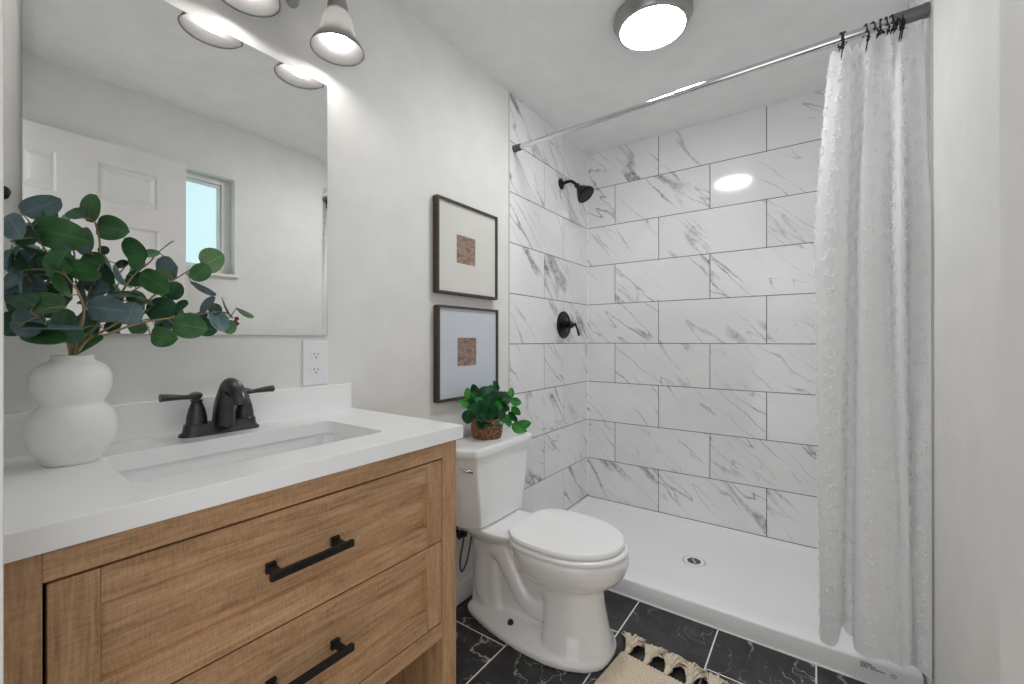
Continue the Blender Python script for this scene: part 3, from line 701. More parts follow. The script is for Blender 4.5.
# vanity light --------------------------------------------------------------
vl = thing('vanity_light', (.0, .49, 2.22), 'three-shade nickel vanity light above the mirror with white bell glass shades', 'wall light')
mb = MB(); mb.tube([(.0, .49, 2.25), (.014, .49, 2.25), (.02, .49, 2.25)], [.062, .062, .05], 'nickel', 36, up=(0, 0, 1)); mb.build('backplate', vl, smooth=40)
mb = MB(); mb.tube([(.052, .20, 2.25), (.052, .78, 2.25)], .012, 'nickel', 16); mb.tube([(.0, .49, 2.25), (.052, .49, 2.25)], .014, 'nickel', 16)
mb.build('crossbar', vl, smooth=40)
for k, y in enumerate((.235, .49, .745)):
    mb = MB(); C0 = Vector((.115, y, 0))
    armp = cat_rom([(.052, y, 2.25), (.085, y, 2.262), (.112, y, 2.245), (.115, y, 2.21)], 6); mb.tube(armp, .0075, 'nickel', 12)
    mb.lathe([(0, 2.216), (.014, 2.216), (.024, 2.205), (.030, 2.180), (.031, 2.166), (.028, 2.162), (.0, 2.165)], 'nickel', 28, Matrix.Translation(C0)); a_ = mb.build('lamp_socket', vl, smooth=40)
    mb = MB(); mb.lathe([(.027, 2.166), (.034, 2.160), (.042, 2.145), (.047, 2.122), (.051, 2.100), (.060, 2.080), (.070, 2.066), (.0755, 2.055), (.077, 2.050), (.075, 2.0495), (.0725, 2.0545), (.067, 2.064), (.057, 2.078), (.048, 2.099), (.044, 2.122), (.039, 2.143), (.031, 2.157), (.025, 2.162)], 'shade', 44, Matrix.Translation(C0)); mb.build('glass_shade', vl, smooth=True)
    mb = MB(); mb.lathe([(0, 2.058), (.012, 2.060), (.021, 2.067), (.0265, 2.078), (.0275, 2.090), (.024, 2.106), (.016, 2.125), (.013, 2.140), (.013, 2.162), (0, 2.162)], 'bulb', 28, Matrix.Translation(C0)); mb.build('bulb', vl, smooth=True)
for y in (.3525, .640):
    mb = MB(); mb.tube([(.052, y, 2.25), (.052, y, 2.185)], .006, 'nickel', 12); mb.lathe([(0, 2.145), (.010, 2.147), (.017, 2.155), (.019, 2.166), (.016, 2.178), (.022, 2.183), (.022, 2.188), (0, 2.189)], 'nickel', 28, Matrix.Translation((.052, y, 0))); mb.build('finial', vl, smooth=40)

# ceiling light --------------------------------------------------------------
cl = thing('ceiling_light', (.766, 1.705, ZC), 'round flush ceiling light with a nickel ring and lit white dome', 'ceiling light')
mt = Matrix.Translation((.766, 1.705, ZC)) @ Matrix.Diagonal((1, 1, -1, 1))
mb = MB(); mb.lathe([(.0, 0), (.130, 0), (.150, .004), (.150, .012), (.144, .020), (.139, .036), (.133, .048), (.124, .051), (.120, .044)], 'nickel', 64, mt); mb.build('metal_ring', cl, smooth=40)
mb = MB(); mb.lathe([(.122, .036), (.121, .047), (.110, .055), (.085, .062), (.055, .067), (.025, .070), (0, .0705)], 'dome', 56, mt); mb.build('glass_dome', cl, smooth=True)

# ================================================================ VANITY
FX = .50; CY1 = .8555; CY0 = .040; ZT_ = .906
vn = thing('vanity_cabinet', (.25, .4475, 0), 'light oak vanity with two shaker drawers and an open base under the white counter', 'vanity')
for y0, y1 in ((CY0, .0935), (.8030, CY1)):
    mb = MB(); mb.box((FX-.06, y0, 0), (FX, y1, ZT_), 'wood_z'); mb.build('front_leg', vn, bevel=.0015)
    mb = MB(); ye = (CY0, CY0+.04) if y0 < .2 else (CY1-.04, CY1); mb.box((.002, ye[0], 0), (.05, ye[1], ZT_), 'wood_z'); mb.build('back_leg', vn, bevel=.0015)
for y in ((CY0+.006, CY0+.024), (CY1-.024, CY1-.006)):
    mb = MB(); mb.box((.05, y[0], .10), (FX-.06, y[1], ZT_), 'wood_z'); mb.build('side_panel', vn)
mb = MB(); mb.box((FX-.02, .0935, .861), (FX, .8030, ZT_), 'wood_y'); mb.build('top_rail', vn, bevel=.0012)
mb = MB(); mb.box((FX-.02, .0935, .389), (FX, .8030, .431), 'wood_y'); mb.build('bottom_rail', vn, bevel=.0012)
mb = MB(); mb.box((.006, .0935, .30), (.014, .8030, ZT_), 'wood_y'); mb.box((.014, .08, .389), (FX-.03, .82, .400), 'wood_y'); mb.build('back_panel', vn)
mb = MB(); mb.box((.03, .064, .10), (FX-.02, .8315, .125), 'wood_y'); mb.build('bottom_shelf', vn, bevel=.0015)
def drawer(z0, z1, pz0, pz1, hz):
    y0, y1 = .0975, .8000; py0, py1 = .1475, .7478; g = .0008
    mb = MB(); b = FX-.019
    mb.box((b, y0, z0), (FX, py0-g/2, z1), 'wood_z'); mb.box((b, py1+g/2, z0), (FX, y1, z1), 'wood_z')
    mb.box((b, py0, pz1), (FX-.0002, py1, z1), 'wood_y'); mb.box((b, py0, z0), (FX-.0002, py1, pz0), 'wood_y')
    mb.box((b-.002, py0-.003, pz0-.003), (FX-.012, py1+.003, pz1+.003), 'wood_y')
    mb.box((.03, y0+.02, z0+.01), (b-.001, y0+.032, z1-.03), 'wood_y'); mb.box((.03, y1-.032, z0+.01), (b-.001, y1-.02, z1-.03), 'wood_y')
    d = mb.build('drawer', vn, bevel=.001, loc=(FX, .449, z0+.1))
    mb = MB(); hy0, hy1 = .357, .520; hx = FX+.023
    mb.box((hx, hy0, hz-.0068), (hx+.010, hy1, hz+.0068), 'black')
    for y in (hy0+.012, hy1-.024):
        mb.box((FX-.009, y, hz-.005), (hx+.002, y+.012, hz+.005), 'black')
        mb.box((FX-.012, y-.003, hz-.009), (FX-.004, y+.015, hz+.009), 'black')
    mb.build('handle', d, bevel=.0012)
drawer(.6475, .8575, .700, .8085, .757)
drawer(.4345, .6440, .4865, .5965, .545)

# worktop with sink cut-out, backsplash, basin
wt = thing('countertop', (.26, .446, ZT_), 'white vanity countertop with a backsplash and an undermount rectangular sink', 'countertop')
SX0, SX1, SY0, SY1 = .162, .415, .204, .686
inner = rrect(SX0, SX1, SY0, SY1, .022, 0, 6)
ox0, ox1, oy0, oy1 = .0005, .521, .032, .8612
icx, icy = (SX0+SX1)/2, (SY0+SY1)/2
def proj_out(p):
    d = Vector((p.x-icx, p.y-icy)); t = 1e9
    if d.x > 1e-9: t = min(t, (ox1-icx)/d.x)
    if d.x < -1e-9: t = min(t, (ox0-icx)/d.x)
    if d.y > 1e-9: t = min(t, (oy1-icy)/d.y)
    if d.y < -1e-9: t = min(t, (oy0-icy)/d.y)
    return Vector((icx+d.x*t, icy+d.y*t, 0))
outer = [proj_out(p) for p in inner]
for cpt in ((ox0, oy0), (ox0, oy1), (ox1, oy0), (ox1, oy1)):
    k = min(range(len(outer)), key=lambda i: (outer[i]-Vector((*cpt, 0))).length); outer[k] = Vector((*cpt, 0))
mb = MB(); zt, zb = .941, ZT_
Z = lambda pts, z: [Vector((p.x, p.y, z)) for p in pts]
n = len(inner); r_ = [mb.verts(Z(outer, zb)), mb.verts(Z(outer, zt)), mb.verts(Z(inner, zt)), mb.verts(Z(inner, zb))]
for a, b in ((r_[0], r_[1]), (r_[1], r_[2]), (r_[2], r_[3]), (r_[3], r_[0])):
    for i in range(n): j = (i+1) % n; mb.face((a+i, a+j, b+j, b+i), 'counter')
mb.build('worktop', wt, bevel=.0018)
mb = MB(); mb.box((.0005, .032, .941), (.019, .8575, 1.0245), 'counter'); mb.build('backsplash', wt, bevel=.0015)
mb = MB()
def bas(o, z, r): return rrect(SX0-.006+o, SX1+.006-o, SY0-.006+o, SY1+.006-o, r, z, 6)
mb.loft([bas(-.02, ZT_-.014, .03), bas(-.02, ZT_-.0005, .03), bas(0, ZT_-.0005, .026), bas(.004, ZT_-.03, .03), bas(.012, ZT_-.095, .035), bas(.03, ZT_-.118, .04), bas(.06, ZT_-.126, .045), bas(.1, ZT_-.129, .02)], 'ceramic', (False, True))
mb.loft([bas(-.02, ZT_-.014, .03), bas(-.004, ZT_-.014, .03), bas(.0, ZT_-.10, .035), bas(.03, ZT_-.14, .04)], 'ceramic', (False, True))
mb.build('sink_basin', wt, smooth=50)
mb = MB(); mb.lathe([(.024, 0), (.024, .002), (.018, .003), (.016, .0005), (0, .0005)], 'bronze', 28, Matrix.Translation((.28, .445, ZT_-.1288))); mb.build('sink_drain', wt, smooth=40)

# faucet --------------------------------------------------------------------
fc = thing('sink_faucet', (.082, .447, .941), 'dark bronze two-handle faucet with an arched spout behind the sink', 'faucet')
mb = MB(); bxx = .083
def fring(hy, hx, z): return rrect(bxx-hx, bxx+hx, .4455-hy, .4455+hy, hx*.98, z, 8)
mb.loft([fring(.088, .0275, .941), fring(.087, .0265, .946), fring(.081, .0235, .951), fring(.079, .0215, .960), fring(.078, .0205, .968), fring(.074, .0175, .9695)], 'bronze'); mb.build('base_plate', fc, smooth=40)
for k, (y, s_) in enumerate(((.3935, -1), (.4985, 1))):
    mb = MB(); mt = Matrix.Translation((bxx, y, 0))
    mb.lathe([(.0232, .966), (.0232, .970), (.0216, .972), (.0208, .985), (.0172, 1.003), (.0125, 1.017), (.0105, 1.021), (.0125, 1.023), (.0125, 1.026), (.008, 1.0275), (.0075, 1.031), (0, 1.031)], 'bronze', 28, mt)
    h = mb.build('handle_base', fc, smooth=35)
    mb = MB(); z = 1.036
    pts = [(bxx, y-s_*.012, z-.001), (bxx, y-s_*.009, z), (bxx, y, z+.001), (bxx, y+s_*.009, z), (bxx, y+s_*.018, z-.0015), (bxx, y+s_*.030, z-.0005), (bxx+.002, y+s_*.048, z+.001), (bxx+.003, y+s_*.066, z+.002), (bxx+.003, y+s_*.070, z+.002), (bxx+.003, y+s_*.072, z+.002)]
    mb.tube(pts, [.002, .007, .0095, .0085, .0055, .0058, .0075, .0088, .0092, .0085], 'bronze', 18); mb.build('handle_lever', fc, smooth=45)
mb = MB()
sp = cat_rom([(.097, .4455, .962), (.099, .4455, .985), (.105, .4455, 1.010), (.118, .4455, 1.034), (.134, .4455, 1.055), (.160, .4455, 1.055), (.182, .4455, 1.043), (.194, .4455, 1.027), (.197, .4455, 1.019)], 6)
prof = [(.040, .0225), (.038, .0212), (.0345, .0202), (.0300, .0196), (.0235, .0190), (.0180, .0184), (.0135, .0170), (.0125, .0162), (.012, .0155)]
rr = [];
for i in range(len(sp)):
    a = i/(len(sp)-1)*(len(prof)-1); k = min(int(a), len(prof)-2); f_ = a-k; rr.append((prof[k][0]*(1-f_)+prof[k+1][0]*f_, prof[k][1]*(1-f_)+prof[k+1][1]*f_))
mb.tube(sp, rr, 'bronze', 28, up=(1, 0, 0)); mb.build('spout', fc, smooth=45)
mb = MB(); mb.tube([(.0615, .4455, .965), (.0615, .4455, 1.0)], .0022, 'bronze', 10); mb.sphere((.0615, .4455, 1.003), .005, 'bronze', 8); mb.build('lift_rod', fc, smooth=True)

# vase ------------------------------------------------------------------------
VX, VY = .157, .172
mb = MB()
vp = [(0, .9412), (.038, .9412), (.0405, .943), (.041, .948), (.043, .953), (.050, .962), (.0575, .976), (.0618, .992), (.0630, 1.006), (.0618, 1.021), (.0560, 1.036), (.0475, 1.046), (.0425, 1.051), (.0440, 1.056), (.0500, 1.067), (.0545, 1.080), (.0560, 1.093), (.0545, 1.107), (.0490, 1.119), (.0400, 1.127), (.0310, 1.131), (.0295, 1.134), (.0298, 1.1405), (.0285, 1.142), (.0262, 1.1405), (.026, 1.130), (.035, 1.12), (.044, 1.10), (.03, 1.07), (0, 1.065)]
mb.lathe(vp, 'plaster', 56, Matrix.Translation((VX, VY, 0)))
tag(mb.build('vase', smooth=True), 'matte white double-gourd vase on the left of the countertop', 'vase')

# leaves ---------------------------------------------------------------------
RT = Vector((math.cos(YAW), math.sin(YAW), 0)); UPV = Vector((0, 0, 1)); BK = Vector((math.sin(YAW), -math.cos(YAW), 0))
def leaf(mb, base, A, B, length, width, mat, cup=.12, bend=.08, shape=.8, nl=9, ns=4, rnd_p=.62):
    N_ = A.cross(B).normalized(); rows_ = []
    for i in range(nl+1):
        t = i/nl; hw = (width/2*((1-(2*t-1)**2)**.5*(1.04-.16*(t-.4)) if rnd_p == .5 else math.sin(PI*t**shape)**rnd_p)) if 0 < t < 1 else 0.0004
        row = []
        for j in range(ns+1):
            s = -1+2*j/ns
            p = base+A*(length*t)+B*(hw*s)+N_*(cup*hw*abs(s)**1.5-bend*length*t*t)
            row.append(p)
        rows_.append(mb.verts(row))
    for i in range(nl):
        for j in range(ns):
            a, b = rows_[i], rows_[i+1]
            mb.face((a+j, a+j+1, b+j+1, b+j), mat, [(i/nl, -1+2*j/ns), (i/nl, -1+2*(j+1)/ns), ((i+1)/nl, -1+2*(j+1)/ns), ((i+1)/nl, -1+2*j/ns)])
PXM = F/.80
G, SL, DK, LT = 'leaf_green', 'leaf_slate', 'leaf_dark', 'leaf_light'
# each spray: main stem through points (u, v, x) and leaves (u, v, x, length, width, angle, material)
SPR = [
 ('long low eucalyptus stem reaching right over the faucet, brown bud at its tip', [(78, 350, .165), (108, 334, .17), (145, 322, .17), (188, 316, .165), (222, 312, .16), (233, 318, .16)],
  [(162.5, 337, .19, 29, 18, -6, G), (189, 326, .19, 29, 22, -12, G), (205, 327, .165, 22, 16, -25, DK), (207, 305, .16, 21, 13, 48, SL), (226.5, 307, .16, 21, 8, 115, DK), (219, 321, .175, 22, 8, -62, SL), (229, 327, .17, 14, 9, -70, G), (244.5, 313, .16, 18, 7, -24, LT), (180.5, 306, .15, 16, 11, 15, DK), (201, 316, .15, 12, 8, -20, SL), (214, 309, .16, 14, 6, -60, DK)]),
 ('eucalyptus stem rising to the pale round leaf in front of the window reflection', [(77, 350, .16), (112, 326, .155), (142, 306, .15), (165, 286, .145), (190, 270, .14), (202, 264, .14)],
  [(212.5, 260.5, .14, 23, 23, 30, LT), (200, 272.5, .145, 19, 9, -125, G), (203, 289, .14, 28, 8, -22, SL), (154, 282, .16, 31, 19, -38, G), (163, 273, .14, 13, 10, 150, LT), (161, 309, .14, 28, 21, 20, DK), (142, 299, .15, 24, 8, -15, G), (125, 294, .15, 27, 7, 5, DK), (173, 291, .14, 20, 7, 60, DK), (148, 310, .13, 16, 9, 60, SL)]),
 ('eucalyptus stem in the middle with a slate blue leaf and paired green leaves', [(76, 350, .155), (100, 322, .14), (118, 298, .13), (133, 276, .125), (150, 262, .12), (157, 252, .12)],
  [(134, 250, .13, 26, 18, 125, G), (138, 259, .14, 24, 17, -70, G), (165, 247, .12, 20, 9, 38, DK), (150, 253, .12, 14, 9, 10, G), (167.5, 268, .12, 23, 17, -78, SL), (120, 275, .13, 20, 6, 105, SL), (136, 279, .12, 17, 14, -20, DK), (130.5, 313, .17, 22, 14, 72, SL), (112.5, 326, .13, 14, 11, 20, DK), (117, 288, .12, 12, 7, 70, DK)]),
 ('upright eucalyptus stem topped by three round dark green leaves', [(74, 350, .15), (84, 312, .14), (93, 280, .13), (100, 248, .125), (95, 222, .12)],
  [(90, 208, .12, 27, 20, 55, G), (76, 214, .12, 17, 12, 150, DK), (110.5, 228, .13, 38, 22, -12, G), (84, 240, .13, 30, 19, 118, SL), (105.5, 274.5, .14, 26, 17, -38, DK), (92, 261, .14, 24, 17, 150, G), (97, 291, .15, 28, 17, 10, SL), (104, 250, .12, 9, 6, 40, DK), (82, 292, .14, 24, 16, 120, SL)]),
 ('tall eucalyptus stem leaning left with a lone slate leaf at the top', [(71, 350, .16), (66, 315, .16), (58, 282, .155), (45, 250, .15), (32, 226, .145)],
  [(41, 207, .145, 32, 13, 28, SL), (60, 234, .17, 54, 28, -14, G), (28, 236, .14, 24, 19, 150, DK), (61, 253, .17, 22, 19, 20, SL), (33, 250, .16, 42, 6, -22, DK), (14, 226, .15, 32, 20, 130, SL), (50, 214, .14, 12, 6, 60, DK)]),
 ('eucalyptus stem spreading left with broad slate leaves behind the others', [(70, 350, .14), (58, 322, .125), (42, 296, .115), (24, 272, .11), (12, 258, .11)],
  [(17, 262, .10, 32, 22, 160, SL), (12, 251, .12, 18, 13, 120, G), (30, 288, .11, 38, 26, 175, SL), (44, 268, .12, 26, 17, 35, DK), (12, 280, .10, 26, 18, 200, SL), (12, 302, .12, 20, 3, 172, DK), (55, 304, .11, 30, 20, 60, SL), (30, 262, .11, 26, 12, 100, DK), (66, 284, .11, 30, 18, 100, SL), (52, 290, .12, 26, 14, 30, DK)]),
 ('low eucalyptus stem drooping left over the vase shoulder', [(70, 350, .17), (62, 336, .18), (52, 326, .19), (40, 318, .195), (30, 312, .2)],
  [(28, 322, .18, 34, 28, 185, SL), (44, 338, .20, 40, 12, 168, G), (50, 327.5, .22, 48, 5, 4, SL), (45, 303, .21, 50, 19, 172, G), (24, 300, .19, 22, 13, 150, DK), (64, 318, .2, 18, 10, 80, DK), (38, 330, .19, 26, 14, 200, DK)]),
 ('short front eucalyptus stem with a big slate blue leaf over the vase rim', [(75, 350, .175), (80, 332, .19), (84, 312, .21), (78, 292, .225), (66, 276, .23)],
  [(107, 309, .22, 38, 23, -6, SL), (90, 345, .205, 32, 13, 24, G), (76, 270, .235, 50, 17, -16, G), (48, 270, .22, 20, 15, 170, DK), (63, 285, .23, 26, 6, 118, G), (96, 328, .19, 18, 8, 60, DK), (70, 334, .2, 20, 9, 130, DK), (60, 262, .22, 24, 14, 60, G)]),
]
rl = random.Random(11)
rx = random.Random(31)
for gi, n_, (u0, u1, v0, v1) in ((3, 3, (70, 108, 265, 325)), (4, 3, (20, 75, 240, 300)), (5, 6, (8, 62, 240, 325)), (6, 3, (16, 62, 300, 335)), (7, 3, (55, 100, 275, 335))):
    for _ in range(n_):
        SPR[gi][2].append((rx.uniform(u0, u1), rx.uniform(v0, v1), rx.uniform(.09, .15), rx.uniform(22, 32), rx.uniform(12, 22), rx.uniform(0, 360), rx.choice([DK, DK, SL, SL, G])))
for label, st, lv in SPR:
    t = thing('eucalyptus_stem', (VX, VY, 1.07), label, 'plant stem', 'eucalyptus stems in the white vase')
    path = cat_rom([Vector((VX+(st[0][2]-VX)*.4, VY+(st[0][0]-75)*.0004, 1.07))]+[onx(*p[:2], p[2]) for p in st], 6)
    mb = MB(); mb.tube(path, [.0028-.0014*i/(len(path)-1) for i in range(len(path))], 'stem', 7)
    lf = MB()
    for (u, v, x, Ln, Wd, ang, mat) in lv:
        a = math.radians(ang); c = onx(u, v, x); ppm = F/((c-CAM).dot(-BK))
        Lm, Wm = Ln*1.06/ppm, Wd*1.12/ppm
        d2 = RT*math.cos(a)+UPV*math.sin(a); per = -RT*math.sin(a)+UPV*math.cos(a)
        true_w = max(Wm, min(Lm*.88, .040)); roll = math.acos(min(1, Wm/true_w))*rl.choice((-1, 1))
        tilt = rl.uniform(-.35, .35)
        A = (d2*math.cos(tilt)+BK*math.sin(tilt)).normalized(); Bv = (per*math.cos(roll)+BK*math.sin(roll)); Bv = (Bv-A*Bv.dot(A)).normalized()
        if A.cross(Bv).dot(BK) < 0: Bv = -Bv
        Lt = Lm/max(.8, math.cos(tilt)); base = c-A*Lt/2
        leaf(lf, base, A, Bv, Lt, true_w, mat, cup=rl.uniform(.05, .22), bend=rl.uniform(.02, .14), shape=rl.uniform(.82, .98), nl=12, rnd_p=.5)
        k = min(range(4, len(path)), key=lambda i: (path[i]-base).length+(.25*(path[i].z-base.z) if path[i].z > base.z else 0)); q = path[k]; mid = (q+base)/2+Vector((0, 0, .003))
        mb.tube([q, mid, base, base+A*Lt*.08], [.0014, .0012, .0011, .0006], 'stem', 5)
    if 'brown bud' in label:
        bp_ = onx(235, 322, .16)
        for dx, dz in ((0, 0), (.004, .008), (-.003, -.008), (.005, -.004)): mb.sphere(bp_+RT*dx+UPV*dz, .005, 'bud', 5)
    mb.build('stalk', t, smooth=True); lf.build('foliage', t, smooth=True, recalc=False)

# ================================================================ TOILET
TY = 1.480
to = thing('toilet', (.38, TY, 0), 'white two-piece toilet with closed lid between the vanity and the shower', 'toilet')
def egg(cx, af, ab, hw, z, nb=2.0, n=40, nf=2.0):
    pts = []
    for k in range(n):
        a = 2*PI*k/n; c, s = math.cos(a), math.sin(a); e = nf if c >= 0 else nb; rx = af if c >= 0 else ab
        pts.append(Vector((cx+rx*math.copysign(abs(c)**(2/e), c), TY+hw*math.copysign(abs(s)**(2/e), s), z)))
    return pts
def chaikin(P, it=3):
    for _ in range(it):
        Q = []
        for a, b in zip(P, P[1:]+P[:1]): Q += [a*.75+b*.25, a*.25+b*.75]
        P = Q
    return P
def sym(half, z, it=2):
    P = [Vector((x, TY+h, z)) for x, h in half]+[Vector((x, TY-h, z)) for x, h in reversed(half)]
    return chaikin(P, it)
FOOT = [(.050, .070), (.075, .100), (.17, .132), (.27, .155), (.38, .169), (.48, .172), (.56, .156), (.61, .136), (.66, .105), (.690, .055)]
def foot(k, z, dx=0): return sym([(.36+(x-.36)*(1-dx), h*k) for x, h in FOOT], z)
mb = MB()
# bowl
mb.loft([egg(.44, .130, .17, .060, .10), egg(.44, .150, .17, .078, .18), egg(.455, .180, .18, .100, .235), egg(.470, .200, .19, .124, .258), egg(.478, .230, .20, .154, .283), egg(.482, .250, .205, .173, .312), egg(.484, .262, .205, .183, .345), egg(.484, .264, .205, .185, .365), egg(.484, .260, .200, .182, .378), egg(.484, .250, .19, .174, .384)], 'ceramic')
# front column
mb.loft([egg(.515, .174, .075, .150, .0, 3.5), egg(.515, .173, .072, .143, .025, 3.5), egg(.512, .160, .068, .118, .10, 3.5), egg(.505, .152, .065, .104, .18, 3.5), egg(.495, .155, .08, .104, .23, 3.0), egg(.48, .17, .13, .118, .27)], 'ceramic')
# foot plate
mb.loft([foot(1, 0), foot(1, .020), foot(.97, .027, .02), foot(.80, .036, .05), foot(.50, .050, .08)], 'ceramic')
# rear column and deck
mb.loft([egg(.145, .090, .085, .080, .02, 4, 40, 4), egg(.14, .080, .078, .073, .10, 4, 40, 4), egg(.135, .070, .070, .072, .24, 4, 40, 4), egg(.14, .09, .075, .09, .32, 4, 40, 4), egg(.16, .13, .10, .122, .352, 4, 40, 4), egg(.17, .16, .125, .138, .372, 4, 40, 4), egg(.17, .17, .125, .140, .388, 4, 40, 4), egg(.17, .165, .12, .134, .393, 4, 40, 4)], 'ceramic')
mb.loft([egg(.30, .24, .18, .052, .02, 3), egg(.30, .24, .18, .050, .30, 3), egg(.30, .24, .18, .085, .36, 3)], 'ceramic')
# trapway moulded into both sides
for s_ in (-1, 1):
    mb.tube(cat_rom([(.50, TY+s_*.036, .14), (.43, TY+s_*.040, .115), (.35, TY+s_*.040, .135), (.285, TY+s_*.040, .215), (.225, TY+s_*.038, .285), (.165, TY+s_*.036, .285), (.130, TY+s_*.036, .22), (.130, TY+s_*.036, .10), (.16, TY+s_*.034, .04)], 5), [.056, .054, .052, .05, .05]+[.050]*38, 'ceramic', 16)
o = mb.build('bowl_and_base', to, smooth=True)
rm = o.modifiers.new('remesh', 'REMESH'); rm.mode = 'VOXEL'; rm.voxel_size = .0052; rm.use_smooth_shade = True
sm = o.modifiers.new('smooth', 'SMOOTH'); sm.factor = .5; sm.iterations = 8
# seat and lid
mb = MB()
def so(g, z): return egg(.505, .234+g, .206+g*.2, .184+g, z, 3.2)
mb.loft([so(-.016, .3835), so(-.014, .3878), so(.002, .3885), so(.003, .391), so(.003, .398), so(.0, .4015), so(-.010, .4035)], 'seat'); mb.build('seat', to, smooth=45)
mb = MB()
def lo_(g, z): return egg(.502, .227+g, .204+g*.3, .182+g, z, 3.4)
mb.loft([lo_(-.020, .4065), lo_(-.018, .4085), lo_(-.001, .4090), lo_(0, .4105), lo_(0, .420), lo_(-.004, .4255), lo_(-.02, .428), lo_(-.08, .4295)], 'seat'); mb.build('lid', to, smooth=45)
for s_ in (-1, 1):
    mb = MB(); mb.tube([(.298, TY+s_*.078-.022, .404), (.298, TY+s_*.078+.022, .404)], .009, 'seat', 14); mb.box((.282, TY+s_*.078-.016, .388), (.314, TY+s_*.078+.016, .402), 'seat'); mb.build('lid_hinge', to, bevel=.003)
# tank with clipped corners
def tk(xf, yc, z, ch=.066, cw=.040, x0=.012):
    P_ = sym([(x0, yc+cw-.01), (x0+.01, yc+cw), (xf-ch-.02, yc+cw), (xf-ch, yc+cw-.002), (xf-ch+.012, yc+cw-.009), (xf-.014, yc+.007), (xf-.002, yc), (xf, yc-.012), (xf+.003, yc*.4)], z, 1)
    return [Vector((p.x, p.y+.010, p.z)) for p in P_]
mb = MB(); mb.loft([tk(.180, .140, .3965), tk(.187, .150, .401), tk(.189, .154, .43), tk(.193, .168, .53), tk(.195, .182, .62), tk(.196, .188, .701)], 'ceramic'); mb.build('tank', to, smooth=38)
mb = MB(); mb.loft([tk(.200, .194, .6985, x0=.008), tk(.2085, .201, .700, x0=.006), tk(.2095, .202, .705, x0=.006), tk(.2095, .202, .726, x0=.006), tk(.206, .199, .7315, x0=.008), tk(.192, .188, .7345, x0=.012)], 'ceramic'); mb.build('tank_lid', to, smooth=50)
mb = MB(); ly = TY-.196+.002
mb.lathe([(.017, 0), (.017, .008), (.012, .012), (0, .012)], 'chrome', 20, Matrix.Translation((.118, ly+.006, .650)) @ Matrix.Rotation(PI/2, 4, 'X'))
mb.tube([(.118, ly-.006, .650), (.128, ly-.012, .649), (.155, ly-.008, .646), (.182, ly+.008, .643)], [.006, .0065, .006, .0075], 'chrome', 12); tag(mb.build('flush_lever', to, smooth=45), label='chrome flush lever')
for s_ in (-1, 1):
    mb = MB(); mb.lathe([(.012, 0), (.012, .008), (.008, .014), (0, .016)], 'dark_slot', 16, Matrix.Translation((.307, TY+s_*.103, .042))); tag(mb.build('floor_bolt', to, smooth=40), label='dark floor bolt')
# supply valve and hose
sv = thing('supply_valve', (.0, 1.36, .33), 'dark toilet supply valve with a grey hose behind the vanity corner', 'valve')
mb = MB(); mt = Matrix.Translation((.0, 1.375, .335)) @ Matrix.Rotation(PI/2, 4, 'Y')
mb.lathe([(.024, 0), (.024, .004), (.008, .008), (.008, .045), (.012, .046), (.012, .07), (0, .07)], 'black', 20, mt, (True, False)); mb.tube([(.058, 1.375, .335), (.058, 1.345, .335)], [.008, .014], 'black', 12); mb.build('valve_body', sv, smooth=40)
mb = MB(); mb.tube(cat_rom([(.058, 1.375, .345), (.056, 1.376, .30), (.045, 1.368, .22), (.05, 1.372, .17), (.07, 1.385, .22), (.085, 1.395, .32), (.09, 1.40, .40)], 6), .004, 'rubber', 10); mb.build('hose', sv, smooth=True)

# potted plant --------------------------------------------------------------------
PXc, PYc, PZ = .092, 1.494, .7348
pp = thing('potted_plant', (PXc, PYc, PZ), 'small glossy green plant in a woven basket on the toilet tank', 'potted plant')
mb = MB(); rings = []; nn = 72
for i in range(29):
    t = i/28; r = .056+.013*math.sin(PI*(t*.8+.08)); z = PZ+t*.085
    row = int(i/2); rings.append([Vector((PXc+(r+(.0028 if ((k//3+row) % 2 == 0) else -.001)+(.001 if i % 2 else -.0008))*math.cos(2*PI*k/nn), PYc+(r+(.0028 if ((k//3+row) % 2 == 0) else -.001)+(.001 if i % 2 else -.0008))*math.sin(2*PI*k/nn), z)) for k in range(nn)])
mb.loft(rings, 'basket', (True, False))
rim = [Vector((PXc+.060*math.cos(2*PI*k/40), PYc+.060*math.sin(2*PI*k/40), PZ+.086)) for k in range(41)]; mb.tube(rim, .0038, 'basket', 8)
mb.build('basket', pp)
mb = MB(); mb.lathe([(.058, 0), (.03, .004), (0, .005)], 'soil', 24, Matrix.Translation((PXc, PYc, PZ+.072))); mb.build('soil', pp)
mb = MB(); st_ = MB(); rp = random.Random(5)
c0 = Vector((PXc, PYc, PZ+.085))
def pleaf(c, out, ln, wd, mat, face=None):
    out = out.normalized(); up = Vector((0, 0, 1)) if face is None else face
    B = out.cross(up).normalized()
    leaf(mb, c, out, B, ln, wd, mat, cup=.2, bend=-.10, shape=.85, nl=7)
for k in range(84):
    a = rp.uniform(0, 2*PI); el = rp.uniform(.0, 1.25); rad = rp.uniform(.030, .066)
    d = Vector((math.cos(a)*math.cos(el), math.sin(a)*math.cos(el), math.sin(el)))
    c = c0+Vector((d.x*rad*1.1, d.y*rad*1.1, d.z*rad*.72+rp.uniform(-.010, .006)))
    if c.x < .045: c.x = .045
    st_.tube([Vector((PXc+d.x*.01, PYc+d.y*.01, PZ+.075)), (c0+c)/2, c], .0012, 'leaf_bright', 5)
    out = Vector((math.cos(a), math.sin(a), rp.uniform(-.5, .3)))
    if c.x+out.x*.05 < .03: out.x = abs(out.x)*.3
    pleaf(c-out.normalized()*.018, out, rp.uniform(.042, .058), rp.uniform(.036, .050), 'leaf_deep' if rp.random() < .75 else 'leaf_bright', (Vector((0, 0, 1))+BK*rp.uniform(.3, 1.1)+Vector((.3, 0, 0))).normalized())
